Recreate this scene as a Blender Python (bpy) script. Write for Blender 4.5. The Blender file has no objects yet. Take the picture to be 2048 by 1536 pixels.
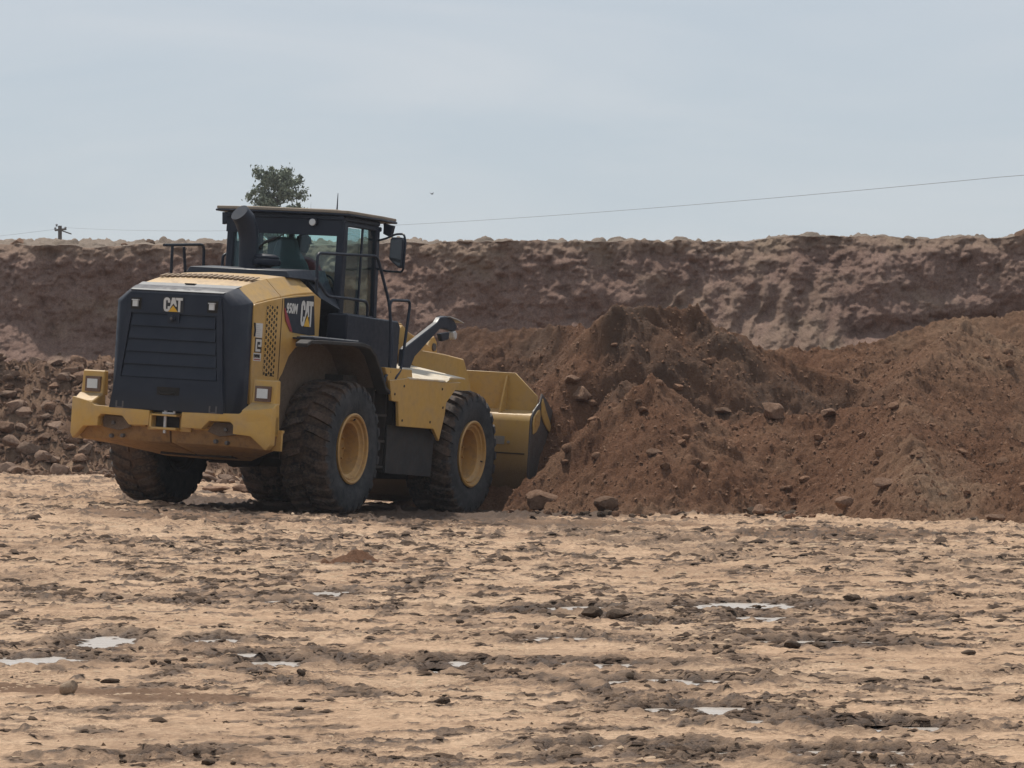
import bpy, bmesh, math, random
import numpy as np
from mathutils import Vector, Matrix, Euler
random.seed(7)
S = bpy.context.scene
COL = S.collection
PI = math.pi
R = math.radians

# ------------------------------------------------------------------ camera, sky, sun, exposure
CAMZ = 1.45
cd = bpy.data.cameras.new('camera'); cam = bpy.data.objects.new('camera', cd); COL.objects.link(cam)
cam.location = (0, 0, CAMZ); cam.rotation_euler = (R(90), 0, 0)
cd.sensor_width = 36; cd.lens = 147.2; cd.clip_start = .5; cd.clip_end = 3000
S.camera = cam
SUN_EL, SUN_AZ = 61, -24          # azimuth measured from +Y towards +X
w = bpy.data.worlds.new('World'); S.world = w; w.use_nodes = True
nt = w.node_tree; nt.nodes.clear()
def N(tree, typ, **kw):
    n = tree.nodes.new(typ)
    for k, v in kw.items(): setattr(n, k, v)
    return n
sky = N(nt, 'ShaderNodeTexSky', sky_type='NISHITA'); sky.sun_disc = False
sky.sun_elevation = R(SUN_EL); sky.sun_rotation = R(SUN_AZ)
sky.altitude = 1500; sky.air_density = 1.0; sky.dust_density = 1.6; sky.ozone_density = 1.3
tc = N(nt, 'ShaderNodeTexCoord'); mp = N(nt, 'ShaderNodeMapping'); mp.inputs['Scale'].default_value = (3.0, 3.0, 17)
mp.inputs['Rotation'].default_value = (0, R(6), 0)
cn = N(nt, 'ShaderNodeTexNoise'); cn.inputs['Scale'].default_value = 2.2; cn.inputs['Detail'].default_value = 8; cn.inputs['Roughness'].default_value = .55
cn.inputs['Distortion'].default_value = .6
cr = N(nt, 'ShaderNodeMapRange'); cr.inputs['From Min'].default_value = .36; cr.inputs['From Max'].default_value = .70
veil = N(nt, 'ShaderNodeMix', data_type='RGBA'); veil.inputs[6].default_value = (5.2, 5.8, 6.45, 1); veil.inputs[7].default_value = (6.1, 6.42, 6.85, 1)
mx = N(nt, 'ShaderNodeMix', data_type='RGBA'); mx.inputs[0].default_value = .84   # thin high cloud over the blue
bg = N(nt, 'ShaderNodeBackground'); bg.inputs['Strength'].default_value = .09
wo = N(nt, 'ShaderNodeOutputWorld')
L = nt.links.new
L(tc.outputs['Generated'], mp.inputs[0]); L(mp.outputs[0], cn.inputs['Vector']); L(cn.outputs['Fac'], cr.inputs['Value'])
L(cr.outputs[0], veil.inputs[0]); L(veil.outputs[2], mx.inputs[7]); L(sky.outputs[0], mx.inputs[6]); L(mx.outputs[2], bg.inputs[0]); L(bg.outputs[0], wo.inputs[0])
sd = bpy.data.lights.new('sun', 'SUN'); sd.energy = 3.7; sd.angle = R(2.0); sd.color = (1, .93, .83)
so = bpy.data.objects.new('sun', sd); COL.objects.link(so)
e, a = R(SUN_EL), R(SUN_AZ)
sdir = Vector((math.sin(a)*math.cos(e), math.cos(a)*math.cos(e), math.sin(e)))
so.rotation_euler = sdir.to_track_quat('Z', 'Y').to_euler(); so.location = sdir*50
vs = S.view_settings; vs.view_transform = 'Standard'; vs.look = 'None'; vs.gamma = 1; vs.use_curve_mapping = False; vs.exposure = 0.14
S.render.engine = 'CYCLES'

# ------------------------------------------------------------------ numpy noise
def _h(ix, iy, s):
    h = ix.astype(np.int64).astype(np.uint32)*np.uint32(374761393)+iy.astype(np.int64).astype(np.uint32)*np.uint32(668265263)+np.uint32((s*1442695041) & 0xffffffff)
    h = (h ^ (h >> np.uint32(13)))*np.uint32(1274126177)
    h = (h ^ (h >> np.uint32(16)))*np.uint32(2246822519)
    return h ^ (h >> np.uint32(15))
def rnd(ix, iy, s): return _h(np.asarray(ix), np.asarray(iy), s).astype(np.float32)*np.float32(1/4294967295.0)
def perlin(x, y, s=0):
    x = np.asarray(x, np.float32)+1000; y = np.asarray(y, np.float32)+1000
    ix = np.floor(x); iy = np.floor(y); fx = x-ix; fy = y-iy
    u = fx*fx*fx*(fx*(fx*6-15)+10); v = fy*fy*fy*(fy*(fy*6-15)+10)
    def g(a, b):
        t = rnd(ix+a, iy+b, s)*2*PI
        return np.cos(t)*(fx-a)+np.sin(t)*(fy-b)
    return 1.5*((g(0, 0)*(1-u)+g(1, 0)*u)*(1-v)+(g(0, 1)*(1-u)+g(1, 1)*u)*v)
def fbm(x, y, sc, oc=5, s=0, ga=.5, lac=2.03):
    r = 0; a = 1.0; f = 1.0/sc
    for i in range(oc):
        r = r+a*perlin(x*f+i*17.3, y*f-i*9.7, s+i); a *= ga; f *= lac
    return r
def ridged(x, y, sc, oc=4, s=0, ga=.5):
    r = 0; a = 1.0; f = 1.0/sc
    for i in range(oc):
        r = r+a*(1-np.abs(perlin(x*f+i*7.7, y*f+i*3.1, s+i))*1.6); a *= ga; f *= 2.1
    return r
def clods(x, y, sc, dens, s=0):
    """lumps: scattered irregular half-buried clods, height in units of sc"""
    X = np.asarray(x/sc, np.float32)+500; Y = np.asarray(y/sc, np.float32)+500; ix = np.floor(X-.5); iy = np.floor(Y-.5); out = np.zeros_like(X)
    for a in (0, 1):
        for b in (0, 1):
            cx = ix+a; cy = iy+b
            px = cx+.15+.7*rnd(cx, cy, s+1); py = cy+.15+.7*rnd(cx, cy, s+2)
            on = rnd(cx, cy, s+3) < dens
            rr = .22+.42*rnd(cx, cy, s+4)**1.8
            th = rnd(cx, cy, s+5)*6.28; st = 1+.7*rnd(cx, cy, s+6)
            dx = (X-px)*np.cos(th)+(Y-py)*np.sin(th); dy = (-(X-px)*np.sin(th)+(Y-py)*np.cos(th))*st
            d = np.maximum(np.maximum(np.abs(dx), np.abs(dy))*1.05, np.hypot(dx, dy)*.97)/rr
            hh = rr*np.sqrt(np.clip(1-d**3, 0, 1))*.95
            out = np.maximum(out, np.where(on, hh, 0))
    return out
def smin(a, b, k): h = np.clip(.5+.5*(b-a)/k, 0, 1); return b*(1-h)+a*h-k*h*(1-h)
def smax(a, b, k): return -smin(-a, -b, k)
def sst(x, a, b): t = np.clip((x-a)/(b-a), 0, 1); return t*t*(3-2*t)

# ------------------------------------------------------------------ mesh helpers
def tag(o, label=None, cat=None, group=None, kind=None):
    if label: o['label'] = label
    if cat: o['category'] = cat
    if group: o['group'] = group
    if kind: o['kind'] = kind
    return o
def link(name, me, mat=None, parent=None):
    o = bpy.data.objects.new(name, me); COL.objects.link(o)
    if mat is not None and not me.materials: me.materials.append(mat)
    if parent is not None: o.parent = parent
    return o
def empty(name, loc=(0, 0, 0), parent=None):
    o = bpy.data.objects.new(name, None); COL.objects.link(o); o.location = loc; o.empty_display_size = .2
    if parent is not None: o.parent = parent
    return o
def grid_mesh(name, X, Y, Z, mat, attrs=None, smooth=True, flip=False):
    ny, nx = X.shape
    co = np.stack([X, Y, Z], -1).reshape(-1, 3).astype(np.float32)
    i = np.arange(ny*nx).reshape(ny, nx)
    q = np.stack([i[:-1, :-1], i[:-1, 1:], i[1:, 1:], i[1:, :-1]], -1).reshape(-1, 4)
    if flip: q = q[:, ::-1]
    me = bpy.data.meshes.new(name); nf = len(q)
    me.vertices.add(len(co)); me.vertices.foreach_set('co', co.ravel())
    me.loops.add(nf*4); me.loops.foreach_set('vertex_index', q.ravel().astype(np.int32))
    me.polygons.add(nf); me.polygons.foreach_set('loop_start', np.arange(0, nf*4, 4, dtype=np.int32))
    me.polygons.foreach_set('use_smooth', np.full(nf, smooth))
    me.update(); me.validate()
    for k, v in (attrs or {}).items():
        at = me.attributes.new(k, 'FLOAT', 'POINT'); at.data.foreach_set('value', np.asarray(v, np.float32).ravel())
    return link(name, me, mat)

class MB:
    def __init__(s): s.bm = bmesh.new()
    def box(s, x0, x1, y0, y1, z0, z1, bev=0, M=None, seg=1):
        vs_ = [s.bm.verts.new(p) for p in ((x0,y0,z0),(x1,y0,z0),(x1,y1,z0),(x0,y1,z0),(x0,y0,z1),(x1,y0,z1),(x1,y1,z1),(x0,y1,z1))]
        fs = [s.bm.faces.new([vs_[i] for i in f]) for f in ((0,3,2,1),(4,5,6,7),(0,1,5,4),(1,2,6,5),(2,3,7,6),(3,0,4,7))]
        s._fin(vs_, fs, bev, M, seg); return s
    def _fin(s, vs_, fs, bev, M, seg=1):
        if M is not None: bmesh.ops.transform(s.bm, matrix=M, verts=vs_)
        if bev:
            es = list({e for f in fs for e in f.edges})
            es = [e for e in es if len(e.link_faces) == 2 and e.calc_face_angle(0) > .3]
            bmesh.ops.bevel(s.bm, geom=es, offset=bev, segments=seg, profile=.6, affect='EDGES', clamp_overlap=True)
    def prism(s, pts, axis, a, b, bev=0, M=None, seg=1):
        """polygon pts extruded along axis ('x': pts are (y,z); 'y': (x,z); 'z': (x,y))"""
        def P(p, t):
            return {'x': (t, p[0], p[1]), 'y': (p[0], t, p[1]), 'z': (p[0], p[1], t)}[axis]
        A = [s.bm.verts.new(P(p, a)) for p in pts]; B = [s.bm.verts.new(P(p, b)) for p in pts]; n = len(pts)
        fs = [s.bm.faces.new(A), s.bm.faces.new(B[::-1])]
        for i in range(n): fs.append(s.bm.faces.new((A[i], B[i], B[(i+1) % n], A[(i+1) % n])))
        bmesh.ops.recalc_face_normals(s.bm, faces=fs)
        s._fin(A+B, fs, bev, M, seg); return s
    def flat(s, pts):
        s.bm.faces.new([s.bm.verts.new((p[0], p[1], 0)) for p in pts]); return s
    def loft(s, secs, cap=True, close=True, bev=0):
        rows = [[s.bm.verts.new(p) for p in sec] for sec in secs]; fs = []
        n = len(rows[0])
        for r0, r1 in zip(rows[:-1], rows[1:]):
            for i in range(n if close else n-1):
                fs.append(s.bm.faces.new((r0[i], r0[(i+1) % n], r1[(i+1) % n], r1[i])))
        if cap: fs.append(s.bm.faces.new(rows[0][::-1])); fs.append(s.bm.faces.new(rows[-1]))
        bmesh.ops.recalc_face_normals(s.bm, faces=fs)
        if bev: s._fin([v for r in rows for v in r], fs, bev, None)
        return s
    def tube(s, pts, r, seg=10, round_=0.0, taper=None):
        pts = [Vector(p) for p in pts]
        if round_ > 0:
            q = [pts[0]]
            for i in range(1, len(pts)-1):
                p0, p, p1 = pts[i-1], pts[i], pts[i+1]
                d0 = (p0-p); d1 = (p1-p); k = min(round_, d0.length*.45, d1.length*.45)
                a_ = p+d0.normalized()*k; b_ = p+d1.normalized()*k
                for t in (0, .25, .5, .75, 1): q.append(a_*(1-t)**2+p*2*t*(1-t)+b_*t*t)
            q.append(pts[-1]); pts = q
        n = len(pts); T = []
        for i in range(n): T.append((pts[min(i+1, n-1)]-pts[max(i-1, 0)]).normalized())
        up = Vector((0, 0, 1)) if abs(T[0].z) < .9 else Vector((1, 0, 0))
        u = T[0].cross(up).normalized(); rows = []
        for i in range(n):
            u = (u-T[i]*u.dot(T[i])).normalized(); v = T[i].cross(u)
            rr = r if taper is None else r+(taper-r)*i/(n-1)
            if isinstance(r, (list, tuple)): rr = r[i]
            rows.append([pts[i]+(u*math.cos(2*PI*k/seg)+v*math.sin(2*PI*k/seg))*rr for k in range(seg)])
        s.loft(rows); return s
    def lathe(s, prof, axis='y', seg=48, c=(0, 0, 0), cap=False):
        """prof: (radius, t)"""
        rows = []
        for k in range(seg):
            t = 2*PI*k/seg; row = []
            for r_, h in prof:
                a_, b_ = r_*math.cos(t), r_*math.sin(t)
                p = {'y': (a_, h, b_), 'z': (a_, b_, h), 'x': (h, a_, b_)}[axis]
                row.append(s.bm.verts.new((p[0]+c[0], p[1]+c[1], p[2]+c[2])))
            rows.append(row)
        fs = []
        for k in range(seg):
            r0, r1 = rows[k], rows[(k+1) % seg]
            for i in range(len(prof)-1):
                if prof[i][0] < 1e-6 and prof[i+1][0] < 1e-6: continue
                fs.append(s.bm.faces.new((r0[i], r0[i+1], r1[i+1], r1[i])))
        bmesh.ops.remove_doubles(s.bm, verts=[v for r_ in rows for v in r_], dist=1e-5)
        bmesh.ops.recalc_face_normals(s.bm, faces=[f for f in s.bm.faces])
        return s
    def done(s, name, mat, parent=None, smooth=35, loc=None):
        me = bpy.data.meshes.new(name); s.bm.to_mesh(me); s.bm.free()
        if smooth:
            me.polygons.foreach_set('use_smooth', [True]*len(me.polygons))
            try: me.set_sharp_from_angle(angle=R(smooth))
            except Exception: pass
        o = link(name, me, mat, parent)
        if loc: o.location = loc
        return o

# ------------------------------------------------------------------ materials
def newmat(name):
    m = bpy.data.materials.new(name); m.use_nodes = True; t = m.node_tree
    b = t.nodes['Principled BSDF']; return m, t, b
def ramp(t, fac, stops):
    r = N(t, 'ShaderNodeValToRGB'); cr_ = r.color_ramp
    while len(cr_.elements) < len(stops): cr_.elements.new(.5)
    for e_, (p, c) in zip(cr_.elements, stops): e_.position = p; e_.color = (*c, 1)
    t.links.new(fac, r.inputs[0]); return r.outputs[0]
def noise(t, vec, sc, det=5, ro=.55, dist=0):
    n = N(t, 'ShaderNodeTexNoise'); n.inputs['Scale'].default_value = sc; n.inputs['Detail'].default_value = det
    n.inputs['Roughness'].default_value = ro; n.inputs['Distortion'].default_value = dist
    if vec is not None: t.links.new(vec, n.inputs['Vector'])
    return n.outputs['Fac']
def mrange(t, v, a, b, c=0, d=1):
    n = N(t, 'ShaderNodeMapRange'); n.inputs['From Min'].default_value = a; n.inputs['From Max'].default_value = b
    n.inputs['To Min'].default_value = c; n.inputs['To Max'].default_value = d; t.links.new(v, n.inputs['Value']); return n.outputs[0]
def mixc(t, f, a, b, blend='MIX'):
    n = N(t, 'ShaderNodeMix', data_type='RGBA', blend_type=blend)
    if isinstance(f, float): n.inputs[0].default_value = f
    else: t.links.new(f, n.inputs[0])
    for i, c in ((6, a), (7, b)):
        if isinstance(c, tuple): n.inputs[i].default_value = (*c, 1)
        else: t.links.new(c, n.inputs[i])
    return n.outputs[2]
def mth(t, op, a, b=None):
    n = N(t, 'ShaderNodeMath', operation=op)
    for i, c in ((0, a), (1, b)):
        if c is None: continue
        if isinstance(c, (int, float)): n.inputs[i].default_value = c
        else: t.links.new(c, n.inputs[i])
    return n.outputs[0]
def bump(t, b, h, st=.3, dist=.01, prev=None):
    n = N(t, 'ShaderNodeBump'); n.inputs['Strength'].default_value = st; n.inputs['Distance'].default_value = dist
    t.links.new(h, n.inputs['Height'])
    if prev is not None: t.links.new(prev, n.inputs['Normal'])
    t.links.new(n.outputs[0], b.inputs['Normal']); return n.outputs[0]
def paint(name, col, dust=(.36, .27, .19), amt=.45, rough=.45, grime=(.10, .055, .035), gr=.35, spec=.5, low=None, top=.5, metal=0, speck=.18):
    """worn machine paint: base colour, dust on tops, muddy blotches, more towards the ground if low=(z0,z1), with painted shade on the bucket"""
    m, t, b = newmat(name); g = N(t, 'ShaderNodeTexCoord').outputs['Object']
    n1 = noise(t, g, 3.1, 6, .6, .4); n2 = noise(t, g, 14, 5, .6); n3 = noise(t, g, 90, 3, .6)
    geo = N(t, 'ShaderNodeNewGeometry'); sp = N(t, 'ShaderNodeSeparateXYZ'); t.links.new(geo.outputs['Normal'], sp.inputs[0])
    up = mrange(t, sp.outputs['Z'], .35, 1.0)
    d = mth(t, 'MULTIPLY', mrange(t, n1, .35, .7), amt)
    d = mth(t, 'ADD', d, mth(t, 'MULTIPLY', up, top))
    d = mth(t, 'MINIMUM', mth(t, 'MULTIPLY', d, mrange(t, n2, .25, .6, .45, 1.1)), .9)
    c = mixc(t, d, col, dust)
    gm = mth(t, 'MULTIPLY', mrange(t, n2, .5, .75), gr)
    if low:
        sz = N(t, 'ShaderNodeSeparateXYZ'); t.links.new(g, sz.inputs[0])
        lo = mrange(t, mth(t, 'ADD', sz.outputs['Z'], mth(t, 'MULTIPLY', n1, .35)), low[1]+.17, low[0]+.17)
        gm = mth(t, 'MAXIMUM', gm, mth(t, 'MULTIPLY', lo, .8))
    c = mixc(t, gm, c, grime)
    c = mixc(t, mrange(t, n3, .3, .75, 0, speck), c, (.45, .36, .27))
    t.links.new(c, b.inputs['Base Color'])
    r_ = mrange(t, n2, .3, .7, rough-.06, rough+.15); r2 = mth(t, 'MAXIMUM', r_, mth(t, 'MULTIPLY', d, .9))
    t.links.new(r2, b.inputs['Roughness']); b.inputs['Specular IOR Level'].default_value = spec; b.inputs['Metallic'].default_value = metal
    bump(t, b, n2, .12, .004)
    return m
YEL = (.56, .325, .062)
M_yel = paint('machine_yellow', YEL, amt=.40, gr=.10, speck=.08, low=(.45, .85), grime=(.13, .07, .04))
M_yel2 = paint('yellow_rim', (.46, .245, .05), amt=.35, gr=.5, top=.15, grime=(.16, .085, .045))
M_buck = paint('bucket_yellow', (.50, .29, .055), amt=.35, low=(.55, 1.15), gr=.2, grime=(.075, .045, .03), top=.35)  # low mud band darkened further: under-loader shade painted into the bucket
M_arch = paint('arch_inner', (.085, .055, .034), dust=(.07, .045, .033), amt=.7, rough=.85, grime=(.05, .035, .028), gr=.7, top=.2)  # dirty inner arch colour lowered to paint in the wheel well's shade
M_blk = paint('black_paint', (.014, .020, .034), dust=(.14, .14, .14), amt=.06, rough=.40, gr=.05, top=.12, grime=(.03, .025, .02), speck=.01, spec=.28)
M_cab = paint('cab_black', (.010, .016, .030), dust=(.12, .12, .12), amt=.05, rough=.42, gr=.04, top=.12, grime=(.03, .025, .02), speck=.01, spec=.28)
M_grl = paint('grille_black', (.009, .014, .027), dust=(.12, .12, .13), amt=.10, rough=.42, gr=.05, top=.75, grime=(.03, .025, .02), low=(.9, 1.3), speck=.01, spec=.28)
M_hood_black = paint('hood_cap_black', (.03, .036, .045), dust=(.30, .30, .30), amt=.2, rough=.42, gr=.05, top=.75, speck=.02)
M_rub = paint('rubber_flap', (.016, .017, .019), dust=(.07, .055, .045), amt=.5, rough=.8, gr=.2, top=.2, speck=.02)
M_under = paint('undercarriage', (.02, .018, .017), dust=(.07, .05, .037), amt=.7, rough=.9, gr=.5, top=.3, grime=(.04, .025, .02), speck=.02)
M_steel = paint('worn_steel', (.05, .055, .065), dust=(.10, .07, .05), amt=.5, rough=.5, gr=.4, top=.3, metal=.0, grime=(.06, .04, .03))
M_roof = paint('roof_dusty', (.22, .19, .15), dust=(.36, .29, .22), amt=.8, rough=.8, gr=.1, top=.8)
M_chr = paint('bright_steel', (.5, .5, .5), amt=.2, rough=.35, gr=.2, metal=.7)
M_hole = paint('dark_recess', (.010, .009, .008), amt=.05, rough=.9, gr=0, top=0, speck=.02)
def flat(name, col, rough=.5, **kw):
    m, t, b = newmat(name); b.inputs['Base Color'].default_value = (*col, 1); b.inputs['Roughness'].default_value = rough
    g = N(t, 'ShaderNodeTexCoord').outputs['Object']
    t.links.new(mixc(t, mrange(t, noise(t, g, 25, 4), .4, .75, 0, .22), col, tuple(c*.6+.05 for c in col)), b.inputs['Base Color'])
    for k, v in kw.items(): b.inputs[k].default_value = v
    return m
M_white = flat('decal_white', (.62, .61, .58)); M_tri = flat('decal_yellow', (.72, .40, .03)); M_red = flat('decal_red', (.28, .022, .03))
M_ink = flat('decal_black', (.012, .012, .014), .4)
M_lens = flat('lamp_lens', (.62, .62, .60), .12, **{'Coat Weight': .5}); M_grey = flat('grip_grey', (.5, .49, .47), .6)
M_skin = flat('skin', (.16, .085, .055), .6); M_shirt = flat('red_shirt', (.22, .03, .035), .85); M_capm = flat('dark_cap', (.015, .016, .02), .8)
M_seat = flat('seat_fabric', (.14, .17, .19), .85); M_hair = flat('dark_hair', (.014, .012, .011), .8); M_jean = flat('trousers', (.03, .035, .05), .9)  # seat lightened to blue-grey, painting in the reflection on the cab glass
m, t, b = newmat('cab_glass'); M_glass = m     # tinted thin glass
tr = N(t, 'ShaderNodeBsdfTransparent'); tr.inputs[0].default_value = (.84, .93, .915, 1)
gl = N(t, 'ShaderNodeBsdfGlossy'); gl.inputs['Roughness'].default_value = .04; gl.inputs[0].default_value = (.8, .9, 1, 1)
fr = N(t, 'ShaderNodeFresnel'); fr.inputs[0].default_value = 1.5; ms = N(t, 'ShaderNodeMixShader')
t.links.new(mrange(t, fr.outputs[0], 0, 1, .005, .5), ms.inputs[0]); t.links.new(tr.outputs[0], ms.inputs[1]); t.links.new(gl.outputs[0], ms.inputs[2])
t.links.new(ms.outputs[0], t.nodes['Material Output'].inputs[0]); t.nodes.remove(b)

def earth(name, cols, sc=1.0, bst=.5, wet=False, rough=.95, spec=.15, red=True, mapscale=(1, 1, 1), cracks=False):
    """soil: colour variation from noise plus attributes 'wet' and 'tone' baked per vertex (dampness with some painted shade, and kind of soil)"""
    m, t, b = newmat(name); tcn = N(t, 'ShaderNodeTexCoord'); mpn = N(t, 'ShaderNodeMapping'); mpn.inputs['Scale'].default_value = mapscale
    t.links.new(tcn.outputs['Object'], mpn.inputs[0]); g = mpn.outputs[0]
    n1 = noise(t, g, .55*sc, 7, .6, .5); n2 = noise(t, g, 4*sc, 6, .62, .3); n3 = noise(t, g, 32*sc, 5, .65); n4 = noise(t, g, 140*sc, 3, .6)
    c = ramp(t, mth(t, 'ADD', mth(t, 'MULTIPLY', n1, .6), mth(t, 'MULTIPLY', n2, .4)), cols)
    c = mixc(t, mrange(t, n3, .3, .72, 0, 1), mixc(t, 1.0, c, (.66, .64, .63), 'MULTIPLY'), mixc(t, 1.0, c, (1.16, 1.15, 1.13), 'MULTIPLY'))
    c = mixc(t, mrange(t, n4, .60, .72, 0, .45), c, (.34, .26, .19))
    if cracks:      # thin dark creases: damp mud, with the shade of small ridges painted in
        for sc_, wd_, am_ in ((5.5, .028, .75), (13, .035, .6), (2.4, .012, .7)):
            nn = mth(t, 'ABSOLUTE', mth(t, 'SUBTRACT', noise(t, g, sc_, 7, .68, .8), .5))
            ln = mth(t, 'MULTIPLY', mrange(t, nn, 0, wd_, 1, 0), mrange(t, noise(t, g, 1.3 if sc_ > 3 else .6, 5, .6), .44, .60, 0, am_))
            c = mixc(t, ln, c, (.10, .062, .042))
    tn = N(t, 'ShaderNodeAttribute'); tn.attribute_name = 'tone'
    if red: c = mixc(t, tn.outputs['Fac'], c, mixc(t, mrange(t, n3, .3, .7), red[0], red[1]))
    if wet:
        wn = N(t, 'ShaderNodeAttribute'); wn.attribute_name = 'wet'
        wf = mth(t, 'MINIMUM', mth(t, 'MULTIPLY', wn.outputs['Fac'], mrange(t, n3, .2, .55, .55, 1.15)), 1)
        c = mixc(t, wf, c, mixc(t, mrange(t, n2, .3, .7), (.042, .028, .020), (.115, .073, .050)))
        ro = mrange(t, wf, .25, 1, .97, .72)
        t.links.new(ro, b.inputs['Roughness']); t.links.new(mrange(t, wf, 0, 1, .08, .22), b.inputs['Specular IOR Level'])
    else:
        b.inputs['Roughness'].default_value = rough; b.inputs['Specular IOR Level'].default_value = spec
    t.links.new(c, b.inputs['Base Color'])
    p = bump(t, b, n3, bst, .04); bump(t, b, n4, bst*.8, .012, p)
    return m
M_ground = earth('ground_soil', [(.25, (.38, .25, .165)), (.5, (.56, .39, .265)), (.72, (.69, .51, .36))], wet=True, cracks=True, bst=.6,
                 red=((.115, .068, .045), (.19, .118, .078)))
M_pile = earth('pile_soil', [(.25, (.13, .064, .038)), (.5, (.195, .101, .061)), (.75, (.27, .155, .098))], sc=1.2, bst=1.0, wet=True,
               red=((.26, .165, .105), (.36, .245, .165)))
M_bank = earth('bank_soil', [(.22, (.19, .118, .092)), (.5, (.28, .184, .148)), (.75, (.37, .26, .215))], sc=1.0, bst=1.0,
               red=((.27, .19, .135), (.38, .28, .205)))
M_top = earth('plateau_gravel', [(.2, (.15, .12, .095)), (.5, (.24, .195, .16)), (.8, (.33, .28, .235))], sc=1.5, bst=.5, red=None)
def rockmat(name, c0, c1, c2):
    m, t, b = newmat(name); g = N(t, 'ShaderNodeTexCoord').outputs['Object']; oi = N(t, 'ShaderNodeObjectInfo').outputs['Random']
    n = noise(t, g, 5, 6, .65); c = ramp(t, n, [(.3, c0), (.5, c1), (.72, c2)])
    hv = N(t, 'ShaderNodeHueSaturation'); t.links.new(c, hv.inputs['Color']); t.links.new(mrange(t, oi, 0, 1, .75, 1.25), hv.inputs['Value'])
    t.links.new(hv.outputs[0], b.inputs['Base Color']); b.inputs['Roughness'].default_value = .95; b.inputs['Specular IOR Level'].default_value = .15
    bump(t, b, noise(t, g, 22, 5, .7), .6, .03); return m
M_rock = rockmat('rock_brown', (.13, .073, .047), (.20, .122, .081), (.29, .19, .132))
M_rock2 = rockmat('rock_grey', (.15, .095, .067), (.23, .155, .112), (.31, .22, .165))
M_clod = rockmat('mud_clod', (.06, .042, .03), (.10, .07, .05), (.17, .12, .085))
M_crumb = rockmat('crumb', (.13, .085, .055), (.20, .135, .09), (.30, .21, .14))
M_slot = paint('louvre_shadow', (.12, .07, .03), amt=.5, rough=.8, gr=.3, top=.3)
M_low = paint('muddy_yellow', (.33, .18, .055), dust=(.16, .10, .065), amt=.6, rough=.8, grime=(.09, .05, .033), gr=.6, top=.2)
M_frm = paint('lamp_surround', (.09, .035, .02), amt=.3, rough=.6, gr=.3)
M_mir = flat('mirror_face', (.05, .055, .06), .08, **{'Metallic': .6})
M_ftop = paint('fender_top_dusty_sunlit', (.55, .40, .20), dust=(.66, .60, .50), amt=.9, rough=.5, gr=.05, top=.6)  # dusty yellow lightened further: sunlight on the fender top painted in
M_pock = paint('pocket_shade', (.04, .024, .017), amt=.4, rough=.9, gr=.4)  # near-black brown painted as the shade inside the tie-down recess
M_pale = rockmat('rock_pale', (.26, .19, .13), (.38, .28, .20), (.48, .37, .27))  # albedo raised so the lone rock's near side looks sunlit
M_pclod = rockmat('earth_clod', (.13, .068, .042), (.21, .118, .073), (.30, .19, .125))
M_dclod = rockmat('dark_mud', (.038, .026, .019), (.075, .049, .034), (.13, .088, .06))
M_tclod = rockmat('pale_mud', (.30, .205, .135), (.43, .31, .21), (.55, .42, .30))

# ------------------------------------------------------------------ terrain heights
F = 8373.5
def wp(px, py, D):            # photograph pixel + distance -> metres
    return ((px-1024)/F*D, D, CAMZ-(py-768)/F*D)
def gp(px, py, z=0.0):        # photograph pixel -> point on the ground
    D = F*(CAMZ-z)/(py-768); return ((px-1024)/F*D, D)
def seg_dist(x, y, pts):
    best = np.full(x.shape, 1e9); tt = np.zeros(x.shape); acc = 0
    for (a0, b0), (a1, b1) in zip(pts[:-1], pts[1:]):
        dx, dy = a1-a0, b1-b0; l2 = dx*dx+dy*dy+1e-9; l = math.sqrt(l2)
        t = np.clip(((x-a0)*dx+(y-b0)*dy)/l2, 0, 1)
        d = np.hypot(x-a0-t*dx, y-b0-t*dy); k = d < best
        best = np.where(k, d, best); tt = np.where(k, acc+t*l, tt); acc += l
    return best, tt
TRACKS = [  # (pixels along the track, half width m, wetness, relief)
    ([(560,1215),(900,1208),(1190,1225),(1350,1240),(1500,1215),(1700,1197),(2100,1185)], .34, 1.0, 1.0),
    ([(500,1275),(640,1292),(760,1330),(1000,1345),(1250,1385),(1450,1430),(1830,1452),(2100,1450)], .26, .9, .8),
    ([(-100,1145),(200,1195),(430,1197),(520,1186),(800,1172)], .42, .9, .6),
    ([(240,1318),(340,1327),(460,1330),(650,1370),(900,1388)], .15, .9, .9),
    ([(1340,1297),(1620,1292),(2100,1283)], .20, 1.0, .9),
    ([(-60,1535),(300,1508),(800,1520),(1100,1500)], .10, .85, .5),
    ([(1050,1040),(1450,1085),(2100,1120)], .9, .55, .4),
    ([(700,1048),(1100,1050),(1500,1110),(2100,1150)], .5, .5, .4),
    ([(-100,1015),(300,1016),(700,1036),(1100,1040)], .9, .75, .5),
    ([(60,1285),(300,1292),(600,1320),(900,1318),(1100,1335)], .22, .7, .5),
    ([(1150,1060),(1500,1068),(2100,1095)], .35, .5, .4),
    ([(1550,1340),(1800,1360),(2100,1330)], .2, .6, .6),
    ([(1250,1355),(1500,1395),(1800,1380)], .2, .65, .6),
    ([(1150,1490),(1500,1515),(2100,1532)], .12, .8, .6),
    ([(900,1235),(1300,1275),(1560,1325)], .25, .6, .5),
    ([(0,1105),(400,1110),(700,1120),(1000,1125)], .3, .45, .4),
    ([(600,1250),(1000,1270),(1400,1265),(2100,1215)], .3, .5, .5),
]
TR = [([gp(*p) for p in pts], w_, wt, rl) for pts, w_, wt, rl in TRACKS]
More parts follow.
